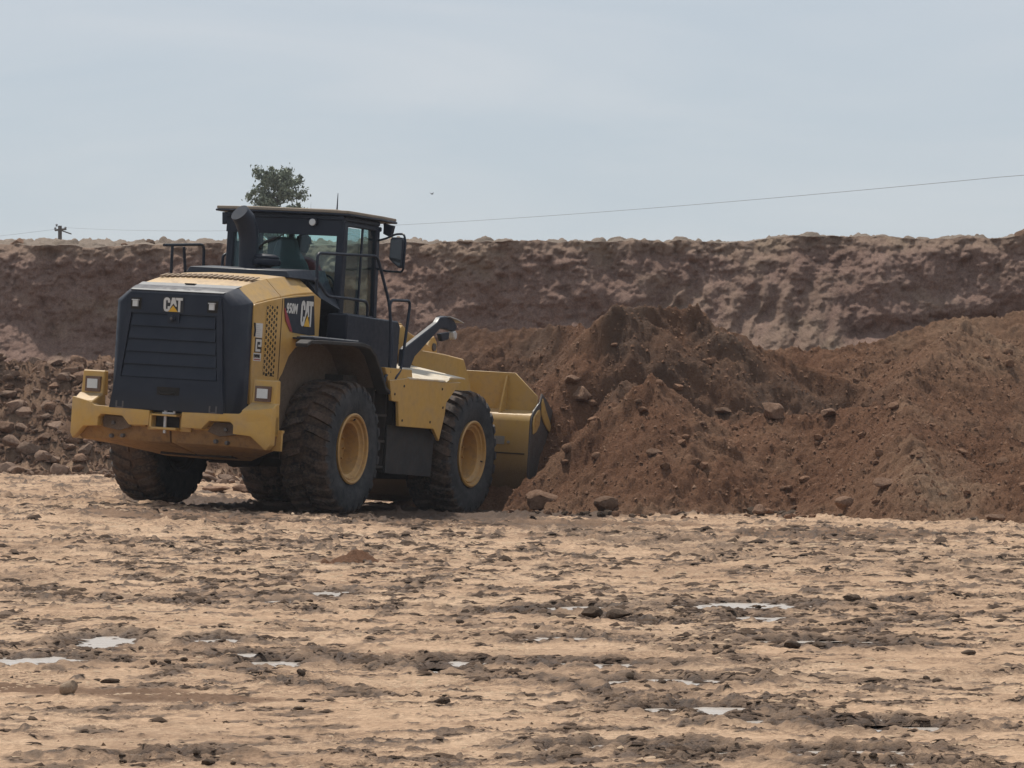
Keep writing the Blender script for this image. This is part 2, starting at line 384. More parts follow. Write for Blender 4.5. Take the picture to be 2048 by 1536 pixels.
PUD = [  # puddles: px, py, half length m, half depth m, tilt
    (202,1284,.19,.60,0), (430,1283,.14,.35,0), (540,1327,.16,.32,0), (60,1322,.28,.35,0), (1180,1330,.26,.22,0), (1330,1363,.27,.22,0),
    (1415,1420,.22,.24,0), (1640,1443,.26,.18,0), (1760,1456,.20,.20,0), (1255,1494,.22,.16,.0), (1150,1216,.18,.30,0), (1480,1212,.30,.5,0),
    (900,1328,.28,.25,0), (1100,1278,.16,.25,0), (1600,1504,.28,.14,0), (1760,1528,.2,.10,0), (480,1310,.2,.22,0), (1700,1292,.2,.3,0), (330,1510,.2,.10,0),
    (1620,1285,.3,.25,0),(1520,1237,.14,.3,0),(660,1188,.16,.5,0),(560,1205,.12,.3,0), (880,1340,.12,.2,0)]
PW = [(*gp(px, py, -.015), a_*(1.6 if px > 1050 else 1.15), b_*1.15) for px, py, a_, b_, _ in PUD]
def base_ground(x, y):
    u = x+3.11
    z = -.062*1.8*np.tanh(u/1.8)-.009*np.clip(y-48.05, -6, 6)+.023
    k = sst(y, 30, 44); return z*k+(1-k)*(-.01)
def ground_fn(x, y, want=False):
    z = base_ground(x, y); near = 1-sst(y, 24, 44)
    far = sst(y, 20, 45)
    rd_ = ridged(x*.8, y+.3*fbm(x, y, 1.2, 2, 5), .40, 4, 31)-1.2
    fw = fbm(x*.7, y*.9, .5, 5, 21)
    am = .50+.50*far
    z = z+(.012+.018*far)*fbm(x, y, 2.3, 3, 11)+.022*am*fw+.014*am*rd_
    wet = np.clip(.5*fbm(x, y*.7, 2.4, 4, 41)-.18, 0, 1)*.5
    ws = fbm(x*.62, y*.9, .24, 5, 43, .72)
    wet = np.maximum(wet, np.clip((ws-.46+.5*fbm(x, y, 3.5, 2, 45))*2.6, 0, .85)); wet = np.maximum(wet, .7*sst(-rd_-.25*fw, .36, .66)); z = z+(.006+.014*am)*np.clip(ws, 0, 1)**1.0+.012*am*ridged(x*.7, y, .20, 3, 47)*.6-.012  # hollows also darkened by wet: crevice shade painted in with the mud
    rel = np.zeros_like(z)
    for pts, w_, wt, rl in TR:
        d, tt = seg_dist(x, y, pts)
        wob = w_*(1+.45*fbm(x, y, .8, 3, 51))
        k = np.clip(1-d/np.maximum(wob, .02), 0, 1)**.5
        z = z-.030*am*rl*sst(k, 0, .8)+.022*am*rl*np.exp(-((d-wob*1.05)/(.16*w_+.02))**2)*(.4+.9*np.clip(fbm(x, y, .25, 3, 61)+.4, 0, 1.5))
        tread = np.maximum(0, np.sin(tt/.30*2*PI+6*np.where(d > 0, d, 0)/max(w_, .1)))
        z = z+.018*am*rl*tread*k*(.5+.5*np.clip(fbm(x, y, .5, 2, 71)+.5, 0, 1))
        wet = np.maximum(wet, wt*k*np.clip(.80+1.0*fbm(x, y, .35, 4, 81), 0, 1.15)); rel = np.maximum(rel, rl*k)
    cl = (clods(x, y, .15, .22, 3)*.15*.5*am+clods(x+3.3, y-1.1, .065, .40, 9)*.065*.6)*(.45+.55*far)+clods(x+1.3, y-5.1, .035, .35, 13)*.035*.5
    big = clods(x-1.7, y+.4, .26, .12, 15)*.26*.34*am
    cm = .22+.95*np.clip(wet*1.2+.35*fbm(x, y, 1.1, 3, 91), 0, 1)
    z = z+cl*cm+big*np.clip(rel*1.2-.25, 0, 1)+rel*.075*am*np.clip(ridged(x, y, .15, 4, 95, .6)-1.05, 0, 1)
    z = z+(.004+.009*far)*fbm(x, y, .075, 3, 101)*(.6+wet)
    # ruts of the tyres pushed up in front of the pile: fine streaks running left-right
    z = z+.012*sst(y, 36, 42)*np.sin((y*2.2+.35*x+.5*fbm(x, y, 1.5, 3, 111))*2*PI)*.8
    tone = np.clip(.75*fbm(x, y, 3.0, 4, 121)-.22, 0, .8)*.7+.25*np.clip(fbm(x, y, .4, 3, 122), 0, 1)
    # loose reddish soil strewn at lower left, thrown dirt beside the pile
    d, _ = seg_dist(x, y, [gp(-200, 1368), gp(120, 1372), gp(420, 1392)]); s_ = sst(.42-d+.12*fbm(x, y, .5, 4, 131), 0, .22)
    tone = np.maximum(tone, s_*.9); wet = wet*(1-.8*s_)
    loader_shade = sst(1.9-np.hypot((x+1.6)*.55, (y-50.2)*.5)+.25*fbm(x, y, .7, 3, 135), 0, .5); wet = np.maximum(wet, loader_shade*.75); tone = np.maximum(tone, loader_shade)  # dark ground under the loader: its shadow painted through wet and tone
    for px_, py_, r_ in ((715, 1118, .75), (1250, 1040, 1.2), (1700, 1062, 1.5), (950, 1036, 1.6), (350, 1045, 1.6)):
        gx, gy = gp(px_, py_); d = np.hypot(x-gx, (y-gy)*.6); tone = np.maximum(tone, sst(r_-d+.3*fbm(x, y, .5, 4, 141), 0, .5)*.75)
    for gx, gy, a_, b_ in PW:
        d = np.hypot((x-gx)/a_, (y-gy)/b_)+.28*fbm(x, y, .22, 3, 151)
        tgt = -.045+.05*sst(d, .6, 1.35)+.028*fbm(x, y*.6, .12, 4, 153); z = z+(tgt-z)*(1-sst(d, 1.35, 2.0)); wet = np.maximum(wet, np.clip(1.9-d, 0, 1)*.95)
    # rubble talus at the foot of the bank, left
    ft = 63.6+.5*fbm(x, y*0, 1.8, 3, 161)+.12*(x+5)
    tal = smin((y-ft)*.62, 1.55+.15*fbm(x, y, 1.5, 3, 163)+0*x, .25)-2.5*sst(x, -1.6, 1.0)
    z = z+np.where(tal > -.1, np.maximum(tal+.05, 0)+.0, 0)
    tm = sst(tal, -.2, .15)
    z = z+tm*(clods(x, y, .42, .55, 171)*.42*.55+clods(x+9, y, .2, .7, 173)*.2*.75+clods(x+5, y, .1, .6, 174)*.1*.7+.05*fbm(x, y, .3, 4, 175))
    tone = np.maximum(tone, tm*(.95+.2*fbm(x, y, .8, 3, 177))); wet = wet*(1-tm*.8)
    return (z, wet, tone) if want else z
# ridges of the heap: points (px, py, distance), slopes to the left, right, front, back
RIDGES = [
    ([(1175,680,54.2),(1205,640,53.7),(1240,607,53.5),(1310,612,53.9),(1390,626,54),(1450,660,54.2),(1540,702,54.4),(1640,742,54.4),(1740,780,54),(1800,812,53)], .9, .7, 1.55, .7),
    ([(1300,748,51.6),(1312,800,51.2)], .93, .66, .66, .9),
    ([(1812,795,51.4),(1822,868,49.2),(1838,945,47.5)], .68, .55, .60, .8),
    ([(1480,700,58),(1560,700,57.5),(1640,697,57.2),(1750,682,57.5),(1830,652,58),(1930,636,58),(2048,624,58),(2300,622,58)], .7, .7, .62, .3),
    ([(1925,645,56.3),(1880,700,55),(1790,770,53.6)], .62, .55, .7, .5),
    ([(1440,826,52.2),(1540,828,52.1),(1640,828,52.0),(1760,812,51.8)], .8, .8, .44, .8),
    ([(1900,858,50.6),(2048,900,49.8),(2300,960,49)], .7, .7, .42, .9),
    ([(900,664,58.2),(940,656,58),(1040,655,58),(1140,650,57.3),(1200,660,56)], 1.6, .7, .72, .4),
    ([(1250,760,52.6),(1190,850,51.8)], 1.0, .8, .8, .8),
    ([(1960,960,47.4),(2060,975,47.0)], .7, .5, .5, .8),
]
RD = []
for pts, sl, sr, sf, sb in RIDGES: RD.append(([wp(*p) for p in pts], sl, sr, sf, sb))
def pile_fn(x, y, want=False):
    wx = x+.10*fbm(x, y, .8, 3, 201); wy = y+.16*fbm(x, y, .8, 3, 203)
    H = np.full(x.shape, -3.0)
    for pts, sl, sr, sf, sb in RD:
        for p0, p1 in zip(pts[:-1], pts[1:]):
            dx, dy = p1[0]-p0[0], p1[1]-p0[1]; l2 = dx*dx+dy*dy+1e-9
            t = np.clip(((wx-p0[0])*dx+(wy-p0[1])*dy)/l2, 0, 1)
            ex = wx-p0[0]-t*dx; ey = wy-p0[1]-t*dy
            ex = ex*np.where(ex < 0, sl, sr); ey = ey*np.where(ey < 0, sf, sb)
            H = smax(H, p0[2]+t*(p1[2]-p0[2])-np.hypot(ex, ey), .05)
    gnd = base_ground(x, y)
    h = H-gnd
    low = 1-sst(h, .15, 1.3)
    # the steep cut face below the long crest: slumped, grooved by falling earth
    H = H+.040*fbm(x, y, .9, 4, 211)+.040*ridged(x+.15*y+.1*fbm(x, y, .5, 2, 212), y*.25, .26, 4, 213)*sst(h, .3, 1)*.7-.04
    H = H+.030*fbm(x, y, .16, 4, 215, .62)
    rub = np.clip(.55*fbm(x, y, 1.0, 3, 217)+.35+.5*low, 0, 1)
    H = H+rub*(clods(x, y, .34, .30, 221)*.34*.5+clods(x+2, y, .17, .48, 223)*.17*.65+clods(x, y+5, .085, .6, 225)*.085*.75)
    H = H+.5*clods(x+7, y+2, .085, .45, 227)*.085+clods(x-3, y+9, .045, .6, 229)*.045*.8
    tone = np.clip(.75*fbm(x, y, .9, 4, 231)+.06, 0, 1)*.45+.25*(1-sst(h, -.05, .25))+.5*sst(x, 4.3, 6.0)*sst(H, .9, 1.9)*(.7+.5*fbm(x, y, .8, 3, 233))
    face = sst(h, .7, 1.25)*(1-sst(y, 53.9, 54.4))*sst(y, 51.9, 52.4)*sst(x, .9, 1.3)*(1-sst(x, 4.4, 5.2))*(.75+.5*fbm(x, y, .6, 3, 241)); face = np.maximum(face, sst(y, 52.6, 53.6)*(1-sst(x, .4, 1.1))*.8*(.7+.5*fbm(x, y, .8, 3, 243)))
    fan = np.exp(-(((x-4.75)/.55)**2+((y-47.6)/1.1)**2)); tone = tone+.95*fan*(.7+.5*fbm(x, y, .3, 3, 245))
    return (H, np.clip(tone*(1-.6*face), 0, 1), np.clip(face, 0, 1)) if want else H
def height(x, y):
    x = np.atleast_1d(np.asarray(x, float)); y = np.atleast_1d(np.asarray(y, float))
    return np.maximum(ground_fn(x, y), pile_fn(x, y))

# ground sheet: trapezoid of fine mesh from the photographer to the bank
nr, ncol = 760, 860
yy = 11.5*(71.0/11.5)**np.linspace(0, 1, nr)
Yg, Ug = np.meshgrid(yy, np.linspace(-1, 1, ncol), indexing='ij')
Xg = Ug*(.152*Yg+1.0)
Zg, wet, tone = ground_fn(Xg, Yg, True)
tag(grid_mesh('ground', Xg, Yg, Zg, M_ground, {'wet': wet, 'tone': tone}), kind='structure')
GG = (yy, Zg)
# plain beyond the worked area (side, behind the camera, to the horizon)
g = MB(); g.box(-400, 400, -100, 500, -3, -.35); tag(g.done('terrain', M_top, smooth=None), kind='structure')
# the earth heap
xs = np.arange(-4.2, 9.0, .021); ys = np.arange(46.2, 62.5, .028)
Yp, Xp = np.meshgrid(ys, xs, indexing='ij')
H, tn_, dm_ = pile_fn(Xp, Yp, True); gb = base_ground(Xp, Yp)
o = grid_mesh('dirt_pile', Xp, Yp, np.maximum(H, gb-.25), M_pile, {'tone': tn_, 'wet': dm_*.62})
bm = bmesh.new(); bm.from_mesh(o.data)
low = [v for v in bm.verts if v.co.z < base_ground(np.array(v.co.x), np.array(v.co.y))-.24]
bmesh.ops.delete(bm, geom=low, context='VERTS'); bm.to_mesh(o.data); bm.free()
tag(o, 'big heap of loose reddish brown earth being dug at by the loader bucket', 'dirt pile')

# the cut earth bank with its plateau
xb = np.arange(-12.5, 12.5, .026); zt = 3.62
nf = 190
sface = np.linspace(0, 1, nf)
tpl = np.concatenate([np.linspace(.02, 2, 40), np.linspace(2.2, 26, 60)])
def lip(x): return 3.75+.03*sst(x, -3, 0)+.05*sst(x, 3, 5)+.05*fbm(x, x*0+3.3, .8, 4, 301)+.10*np.clip(fbm(x, x*0, 3.0, 2, 303), -1, 1)*.5
def foot(x): return 67.2-.22*(x+5)*sst(x, -6, 0)
Sf, Xf = np.meshgrid(sface, xb, indexing='ij')
Zf = -.3+Sf*(lip(Xf)+.3)
strat = fbm(Xf*.45, Zf, .42, 4, 311)
yb = foot(Xf)-.25+(.64+.16*sst(Xf, 0, 2))*Zf+.42*fbm(Xf, Zf*.8, 2.2, 3, 321)+.10*fbm(Xf, Zf, .7, 4, 323)+.045*strat*(.5+1.2*Sf**2)+.075*fbm(Xf+.2*Zf, Zf*.30, .38, 4, 327)
rg = ridged(Xf+.1*Zf, Zf*.7, .5, 4, 325); yb = yb-.055*(rg-1.2)*.8-(.35+.65*sst(Zf, 2.7, 3.4))*(clods(Xf+.4, Zf, .065, .6, 350)*.065*.8+.8*clods(Xf-4, Zf*1.2, .16, .5, 352)*.16*.5)
# scooped hollow with an undercut ledge at left; bucket-tooth grooves at right
hl = np.exp(-(((Xf+7.0)/1.5)**2+((Zf-2.15)/.62)**2)); yb = yb+.45*hl
hl = np.exp(-(((Xf+4.3)/1.2)**2+((Zf-2.0)/.7)**2)); yb = yb+.3*hl
yb = yb-.20*np.exp(-((Zf-1.75-.12*fbm(Xf, Xf*0, 1.2, 3, 331))/.14)**2)*sst(-Xf, 2.5, 4)
wgr = sst(Xf, 1.6, 2.6)*(1-sst(Xf, 4.9, 5.5))*sst(Zf, 1.6, 2.2)*(1-sst(Zf, 2.9, 3.3))
gx_ = Xf-.38*(Zf-2)+.16*fbm(Xf, Zf, .7, 3, 333)
yb = yb+wgr*(.13*np.abs(np.sin(gx_/.46*PI))**.6-.06)*np.clip(1.0+1.3*fbm(Xf, Zf*.6, .55, 3, 334), 0, 2)
ov = sst(Xf, 5.0, 5.6)*np.exp(-((Zf-2.35-.08*np.sin(Xf*2))/.16)**2); yb = yb+.28*ov
yb = yb-sst(Zf, 3.1, 3.5)*(clods(Xf, Zf*1.6, .30, .5, 341)*.30*.5)-(clods(Xf, Zf, .12, .35, 343)*.12*.6)-.7*(clods(Xf, Zf, .22, .22, 349)*.22*.5)-.036*fbm(Xf, Zf*.8, .16, 4, 345, .66)-.6*clods(Xf-2, Zf+3, .10, .5, 356)*.10*.6
pn = perlin(Xf*1.1+.5*Zf, Zf*1.6, 347); toneb = np.clip(.9*fbm(Xf+.35*Zf, Zf*1.3, 1.0, 5, 348)-.12, 0, 1)*.85+.55*sst(Zf, lip(Xf)-.35, lip(Xf)-.05)+.35*wgr*np.abs(np.cos(gx_/.46*PI))+.28*sst(Xf, 2.2, 3.5)*(1-sst(Xf, 5, 5.6))*(1-sst(Zf, 1.9, 2.6))
Tp, Xq = np.meshgrid(tpl, xb, indexing='ij')
yl = yb[-1][None, :]
Yq = yl+Tp
rise = .036*np.minimum(Tp, 15)*(.35+.65*sst(-Xq, -.5, 2.5))
Zq = lip(Xq)*1.0+rise+sst(Tp, 0, .6)*(.04*fbm(Xq, Yq, .5, 4, 351)+clods(Xq, Yq, .30, .30, 353)*.30*.45+clods(Xq, Yq, .13, .4, 355)*.13*.5)
tag(grid_mesh('earth_bank', Xf, yb, Zf, M_bank, {'tone': np.clip(toneb, 0, 1)}), kind='structure')
Yq[0] = yb[-1]; Zq[0] = Zf[-1]
tag(grid_mesh('bank_top', Xq, Yq, Zq, M_top), kind='structure')
g = MB(); g.box(-390, 390, 92, 490, -2, 4.0); tag(g.done('plateau', M_top, smooth=None), kind='structure')
for sx in (-1, 1):      # the bank carries on beyond the frame on both sides
    g = MB(); g.loft([[(sx*12.4, 66.5, -1), (sx*12.4, 68.6, 3.5), (sx*12.4, 93, 4.0), (sx*12.4, 93, -1)], [(sx*60, 64, -1), (sx*60, 66, 3.5), (sx*60, 93, 4.0), (sx*60, 93, -1)]])
    tag(g.done('earth_bank', M_bank, smooth=None), kind='structure')

# puddle water
m, t, b = newmat('puddle_water'); b.inputs['Base Color'].default_value = (.50, .44, .38, 1); b.inputs['Roughness'].default_value = .22
b.inputs['IOR'].default_value = 1.33; b.inputs['Specular IOR Level'].default_value = 1.0
gq = N(t, 'ShaderNodeTexCoord').outputs['Object']; bump(t, b, noise(t, gq, 9, 4, .6), .55, .03); M_water = m
for gx, gy, a_, b_ in PW:
    q = MB(); n = 28
    q.flat([((1.45*a_)*math.cos(2*PI*k/n)*(1+.15*math.sin(3*k+gx)), (1.45*b_)*math.sin(2*PI*k/n)*(1+.12*math.cos(2*k+gy))) for k in range(n)])
    o = q.done('puddle', M_water, smooth=None, loc=(gx, gy, -.024)); tag(o, kind='structure')

# ------------------------------------------------------------------ the wheel loader (own frame: x forward, y left, z up, origin under the rear axle)
RM = [[0.387744, -0.919708, 0.061583], [0.92119, 0.388999, 0.009401], [-0.032602, 0.053085, 0.998058]]
LT = (-3.114187, 48.05061, CAMZ-1.42667538)
LM = Matrix([[*RM[i], LT[i]] for i in range(3)]+[[0, 0, 0, 1]])
ld = empty('wheel_loader'); ld.matrix_world = LM
tag(ld, 'yellow and black articulated wheel loader pushing its bucket into the earth heap', 'wheel loader')
def mir(pts, axis='x'): return [(-p[0], p[1]) for p in pts]
def part(mb, name, mat, parent=ld, smooth=35, label=None):
    o = mb.done(name, mat, parent, smooth)
    if label: o['label'] = label
    return o

# --- wheels
def make_wheel():
    wh = empty('wheel', parent=ld)
    q = MB(); hw = .30
    prof = [(.385, -.235), (.40, -.265), (.47, -.292), (.56, -.305), (.65, -.297), (.705, -.275), (.724, -.235), (.732, -.12), (.736, 0),
            (.732, .12), (.724, .235), (.705, .275), (.65, .297), (.56, .305), (.47, .292), (.40, .265), (.385, .235)]
    q.lathe(prof, 'y', 96)
    n = 26
    for k in range(n):
        for s in (-1, 1):
            t0 = 2*PI*(k+(.5 if s > 0 else 0))/n
            # worn directional lug: from the centre to the shoulder, wrapping on to the sidewall
            secs = []
            for (y, r0, r1, da, wd) in ((.02, .73, .764, -.055, .046), (.12, .73, .767, -.02, .050), (.22, .715, .764, .03, .058), (.275, .69, .742, .055, .064), (.306, .640, .698, .065, .060)):
                ta = t0+da; hwid = wd/.75; y_ = y*s; row = []
                jit = random.uniform(-.009, .003)
                for rr, aa in ((r0, -hwid), (r1+jit, -hwid*.72), (r1+jit, hwid*.72), (r0, hwid)):
                    row.append((rr*math.cos(ta+aa), y_, rr*math.sin(ta+aa)))
                secs.append(row)
            q.loft(secs)
    ty = part(q, 'tyre', M_tyre, wh, 40)
    for s in (-1, 1):
        q = MB(); o_ = s
        q.lathe([(.398, .262*o_), (.405, .290*o_), (.388, .300*o_), (.368, .292*o_), (.360, .262*o_), (.352, .258*o_), (.342, .268*o_), (.328, .262*o_), (.318, .235*o_), (.306, .225*o_), (.292, .222*o_), (.285, .18*o_), (.282, .02*o_)], 'y', 64)
        part(q, 'rim', M_yel2 if s < 0 else M_under, wh, 30)
    q = MB()
    q.lathe([(0, -.07), (.12, -.07), (.16, -.055), (.27, -.05), (.284, -.04), (.284, .0), (.27, .01), (0, .01)], 'y', 48)
    for k in range(12):
        a_ = 2*PI*k/12; q.lathe([(0, -.075), (.016, -.075), (.016, -.045)], 'y', 8, (.225*math.cos(a_), 0, .225*math.sin(a_)))
    part(q, 'wheel_disc', M_yel2, wh, 30)
    q = MB(); q.lathe([(0, -.245), (.008, -.245), (.010, -.20)], 'y', 8, (.02, 0, .335)); q.tube([(.02, -.262, .322), (.025, -.285, .338)], .009, 8)
    part(q, 'valve', M_hole, wh)
    return wh
m, t, b = newmat('tyre_rubber'); M_tyre = m
g_ = N(t, 'ShaderNodeTexCoord').outputs['Object']; sp = N(t, 'ShaderNodeSeparateXYZ'); t.links.new(g_, sp.inputs[0])
rad = mth(t, 'SQRT', mth(t, 'ADD', mth(t, 'POWER', sp.outputs['X'], 2), mth(t, 'POWER', sp.outputs['Z'], 2)))
n1 = noise(t, g_, 6, 6, .65, .5); n2 = noise(t, g_, 30, 5, .6); n0 = noise(t, g_, 2.4, 4, .6)
side = mixc(t, mrange(t, n1, .35, .7), (.022, .025, .029), (.068, .067, .068))
tread = mixc(t, mrange(t, mth(t, 'ADD', mth(t, 'MULTIPLY', n1, .5), mth(t, 'MULTIPLY', n0, .5)), .42, .60), (.013, .013, .014), (.095, .060, .041))
hi = mrange(t, rad, .690, .712); 
c = mixc(t, hi, side, tread)
worn = mth(t, 'MULTIPLY', mrange(t, rad, .752, .766), mrange(t, n2, .35, .6))
c = mixc(t, mth(t, 'MULTIPLY', worn, .55), c, (.15, .125, .11))
c = mixc(t, mth(t, 'MULTIPLY', mrange(t, rad, .66, .70), mrange(t, n2, .45, .65, 0, .5)), c, (.13, .085, .06))
t.links.new(c, b.inputs['Base Color']); b.inputs['Roughness'].default_value = .82; b.inputs['Specular IOR Level'].default_value = .3
bump(t, b, n2, .4, .012)
w0 = make_wheel()
wsp = [(0, -1.085, .765, 0, 0), (0, 1.085, .765, 180, 23), (3.35, -1.115, .765, 0, 101), (3.35, 1.115, .765, 180, 200)]
def copy_tree(o, parent=None):
    c = o.copy(); COL.objects.link(c); c.parent = parent
    for ch in list(o.children): copy_tree(ch, c)
    return c
for i, (x, y, z, ry, sp_) in enumerate(wsp):
    wv = w0 if i == 0 else copy_tree(w0, ld)
    wv.location = (x, y, z); wv.rotation_euler = (Euler((0, 0, R(ry))).to_matrix() @ Euler((0, R(sp_), 0)).to_matrix()).to_euler()

# --- chassis masses
q = MB()
q.box(-1.75, 1.5, -.42, .42, .78, 1.25, .02); q.box(-1.2, 1.5, -.42, .42, .62, .8, .02); q.box(-1.2, -.6, -.45, .45, .58, .8, .03)
q.box(-.55, 1.3, -.60, .60, .95, 1.95, .02); q.box(-1.0, .3, -.78, .78, 1.55, 1.95, .01)
q.box(.2, 1.55, -.55, .55, .5, .9, .05)
part(q, 'rear_frame', M_under)
q = MB(); q.tube([(0, -.85, .765), (0, .85, .765)], .17, 18); q.lathe([(0, -.2), (.28, -.14), (.30, .14), (0, .2)], 'y', 20, (0, 0, .765)); part(q, 'rear_axle', M_under)
q = MB(); q.tube([(3.35, -.85, .765), (3.35, .85, .765)], .18, 18); q.lathe([(0, -.2), (.30, -.14), (.32, .14), (0, .2)], 'y', 20, (3.35, 0, .765)); part(q, 'front_axle', M_under)
q = MB(); q.box(1.75, 3.8, -.42, .42, .40, 1.15, .03); q.box(3.5, 4.6, -.40, .40, .42, .95, .05); q.box(1.95, 3.5, -.62, .62, 1.0, 1.35, .03); q.tube([(1.45, 0, .62), (1.45, 0, 1.6)], .14, 16); q.box(1.4, 2.1, -.30, .30, .6, .85, .02)
part(q, 'front_frame', M_under)
q = MB(); q.tube([(.9, -.62, .9), (2.3, -.50, .92)], .055, 14); q.tube([(.9, -.62, .9), (1.6, -.56, .91)], .085, 14); part(q, 'steering_cylinder', M_under)
q = MB(); q.tube([(.3, 0, .72), (3.0, 0, .74)], .06, 12); part(q, 'drive_shaft', M_under)
# boom tower and front frame plates
for s in (-1, 1):
    q = MB(); q.prism([(1.80, 1.10), (1.80, 1.80), (2.62, 2.26), (2.74, 2.31), (3.02, 2.29), (3.22, 2.20), (3.9, 2.05), (4.1, 1.90), (3.8, 1.5), (3.5, 1.05)], 'y', s*.46, s*.51, .008)
    part(q, 'tower_plate', M_yel)
q = MB(); q.box(1.82, 1.86, -.5, .5, 1.2, 1.85, .004); q.prism([(2.12, 2.08), (2.3, 2.30), (2.46, 2.30), (2.3, 2.06)], 'y', -.42, .42, .006); part(q, 'tower_crossplate', M_yel)
# lift arms
for s in (-1, 1):
    q = MB(); q.prism([(2.25, 2.16), (2.45, 2.26), (3.1, 1.98), (3.75, 1.96), (4.35, 1.92), (4.52, 1.72), (4.98, 1.02), (5.02, .62), (4.78, .52), (4.58, .95), (4.15, 1.45), (3.5, 1.60), (2.4, 1.90)], 'y', s*.62, s*.78, .012)
    part(q, 'lift_arm', M_yel)
    q = MB(); q.tube([(2.5, s*.58, 1.2), (3.7, s*.58, 1.62)], .075, 16); q.tube([(3.5, s*.58, 1.55), (4.2, s*.58, 1.72)], .045, 12); part(q, 'lift_cylinder', M_yel)
q = MB(); q.tube([(4.0, -.61, 1.62), (4.0, .61, 1.62)], .13, 20); part(q, 'arm_crosstube', M_yel)
q = MB(); q.prism([(4.16, 1.55), (4.22, 1.95), (4.36, 2.16), (4.46, 2.19), (4.55, 2.12), (4.58, 1.9), (4.5, 1.7), (4.62, 1.2), (4.5, 1.1), (4.3, 1.2)], 'y', -.31, -.24, .01)
q.prism([(4.16, 1.55), (4.22, 1.95), (4.36, 2.16), (4.46, 2.19), (4.55, 2.12), (4.58, 1.9), (4.5, 1.7), (4.62, 1.2), (4.5, 1.1), (4.3, 1.2)], 'y', .24, .31, .01)
bc = part(q, 'tilt_lever', M_yel)
q = MB(); q.tube([(4.45, -.33, 2.05), (4.45, .33, 2.05)], .05, 14); q.tube([(4.36, -.4, 1.62), (4.36, .4, 1.62)], .075, 14); part(q, 'pin', M_steel, bc)
q = MB(); q.tube([(2.5, 0, 1.95), (3.5, 0, 2.06)], .085, 16); q.tube([(3.4, 0, 2.05), (4.45, 0, 2.05)], .045, 12); part(q, 'tilt_cylinder', M_yel)
q = MB()
for k, y in enumerate((-.32, -.26, -.20)): q.tube([(1.7, y, 1.5), (1.9, y-.02, 1.86), (2.2, y, 2.02), (2.6, y, 1.98)], .016, 8, .1)
part(q, 'hydraulic_hose', M_rub)

# --- bucket
bk = MB()
yb_ = 1.44
outer = [(5.24, 1.34), (5.02, 1.28), (4.98, 1.20), (4.98, .72), (5.03, .50), (5.14, .30), (5.32, .17), (5.6, .10), (6.25, .06)]
inner = [(6.25, .09), (5.62, .14), (5.36, .21), (5.19, .33), (5.08, .52), (5.03, .74), (5.03, 1.18), (5.24, 1.29)]
bk.prism(outer+inner, 'y', -yb_, yb_, .004)
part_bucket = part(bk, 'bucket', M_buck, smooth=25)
q = MB(); q.prism([(-yb_+.02, 1.33), (-yb_+.02, 1.52), (-1.10, 1.80), (1.10, 1.80), (yb_-.02, 1.52), (yb_-.02, 1.33)], 'x', 5.24, 5.27, .005)
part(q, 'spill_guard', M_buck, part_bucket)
for s in (-1, -.38, .38, 1):
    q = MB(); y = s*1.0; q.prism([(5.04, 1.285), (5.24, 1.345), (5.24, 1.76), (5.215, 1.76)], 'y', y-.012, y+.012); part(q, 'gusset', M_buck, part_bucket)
for s in (-1, 1):
    q = MB(); q.prism([(4.99, .55), (4.99, 1.22), (5.05, 1.33), (5.24, 1.45), (5.30, 1.56), (5.42, 1.50), (5.66, 1.36), (5.84, 1.10), (5.93, .80), (6.05, .45), (6.3, .08), (5.6, .10), (5.3, .18), (5.12, .32)], 'y', s*yb_, s*(yb_+.025), .006)
    part(q, 'side_plate', M_steel, part_bucket)
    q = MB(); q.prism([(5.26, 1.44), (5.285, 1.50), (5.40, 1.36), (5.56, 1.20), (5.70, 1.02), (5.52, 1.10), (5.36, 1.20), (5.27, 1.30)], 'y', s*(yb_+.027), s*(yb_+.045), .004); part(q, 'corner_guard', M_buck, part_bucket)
    q = MB(); q.prism([(5.00, 1.18), (5.02, 1.26), (5.13, 1.345), (5.20, 1.36), (5.225, 1.28), (5.21, 1.16), (5.12, 1.07), (5.03, 1.04)], 'y', s*(yb_+.028), s*(yb_+.050), .01); bd = part(q, 'badge', M_buck, part_bucket)
    q = MB()
    for a0, a1, z0, z1 in ((5.055, 5.17, 1.265, 1.285), (5.055, 5.075, 1.14, 1.265), (5.075, 5.17, 1.14, 1.16), (5.15, 5.17, 1.16, 1.215), (5.11, 5.15, 1.20, 1.22)):
        q.box(a0, a1, s*(yb_+.050)-.006, s*(yb_+.050)+.006, z0, z1)
    part(q, 'wear_plate', M_yel2, part_bucket, label='raised emblem outline on the side badge')
q = MB(); q.box(4.972, 4.979, -1.12, -.96, .90, 1.0); q.lathe([(0, -.02), (.018, -.018), (.018, 0)], 'x', 10, (4.972, -1.18, .93)); part(q, 'bolt', M_chr, part_bucket)
q = MB(); q.box(4.972, 4.979, -1.4, 1.4, .785, .80); part(q, 'weld_seam', M_under, part_bucket)

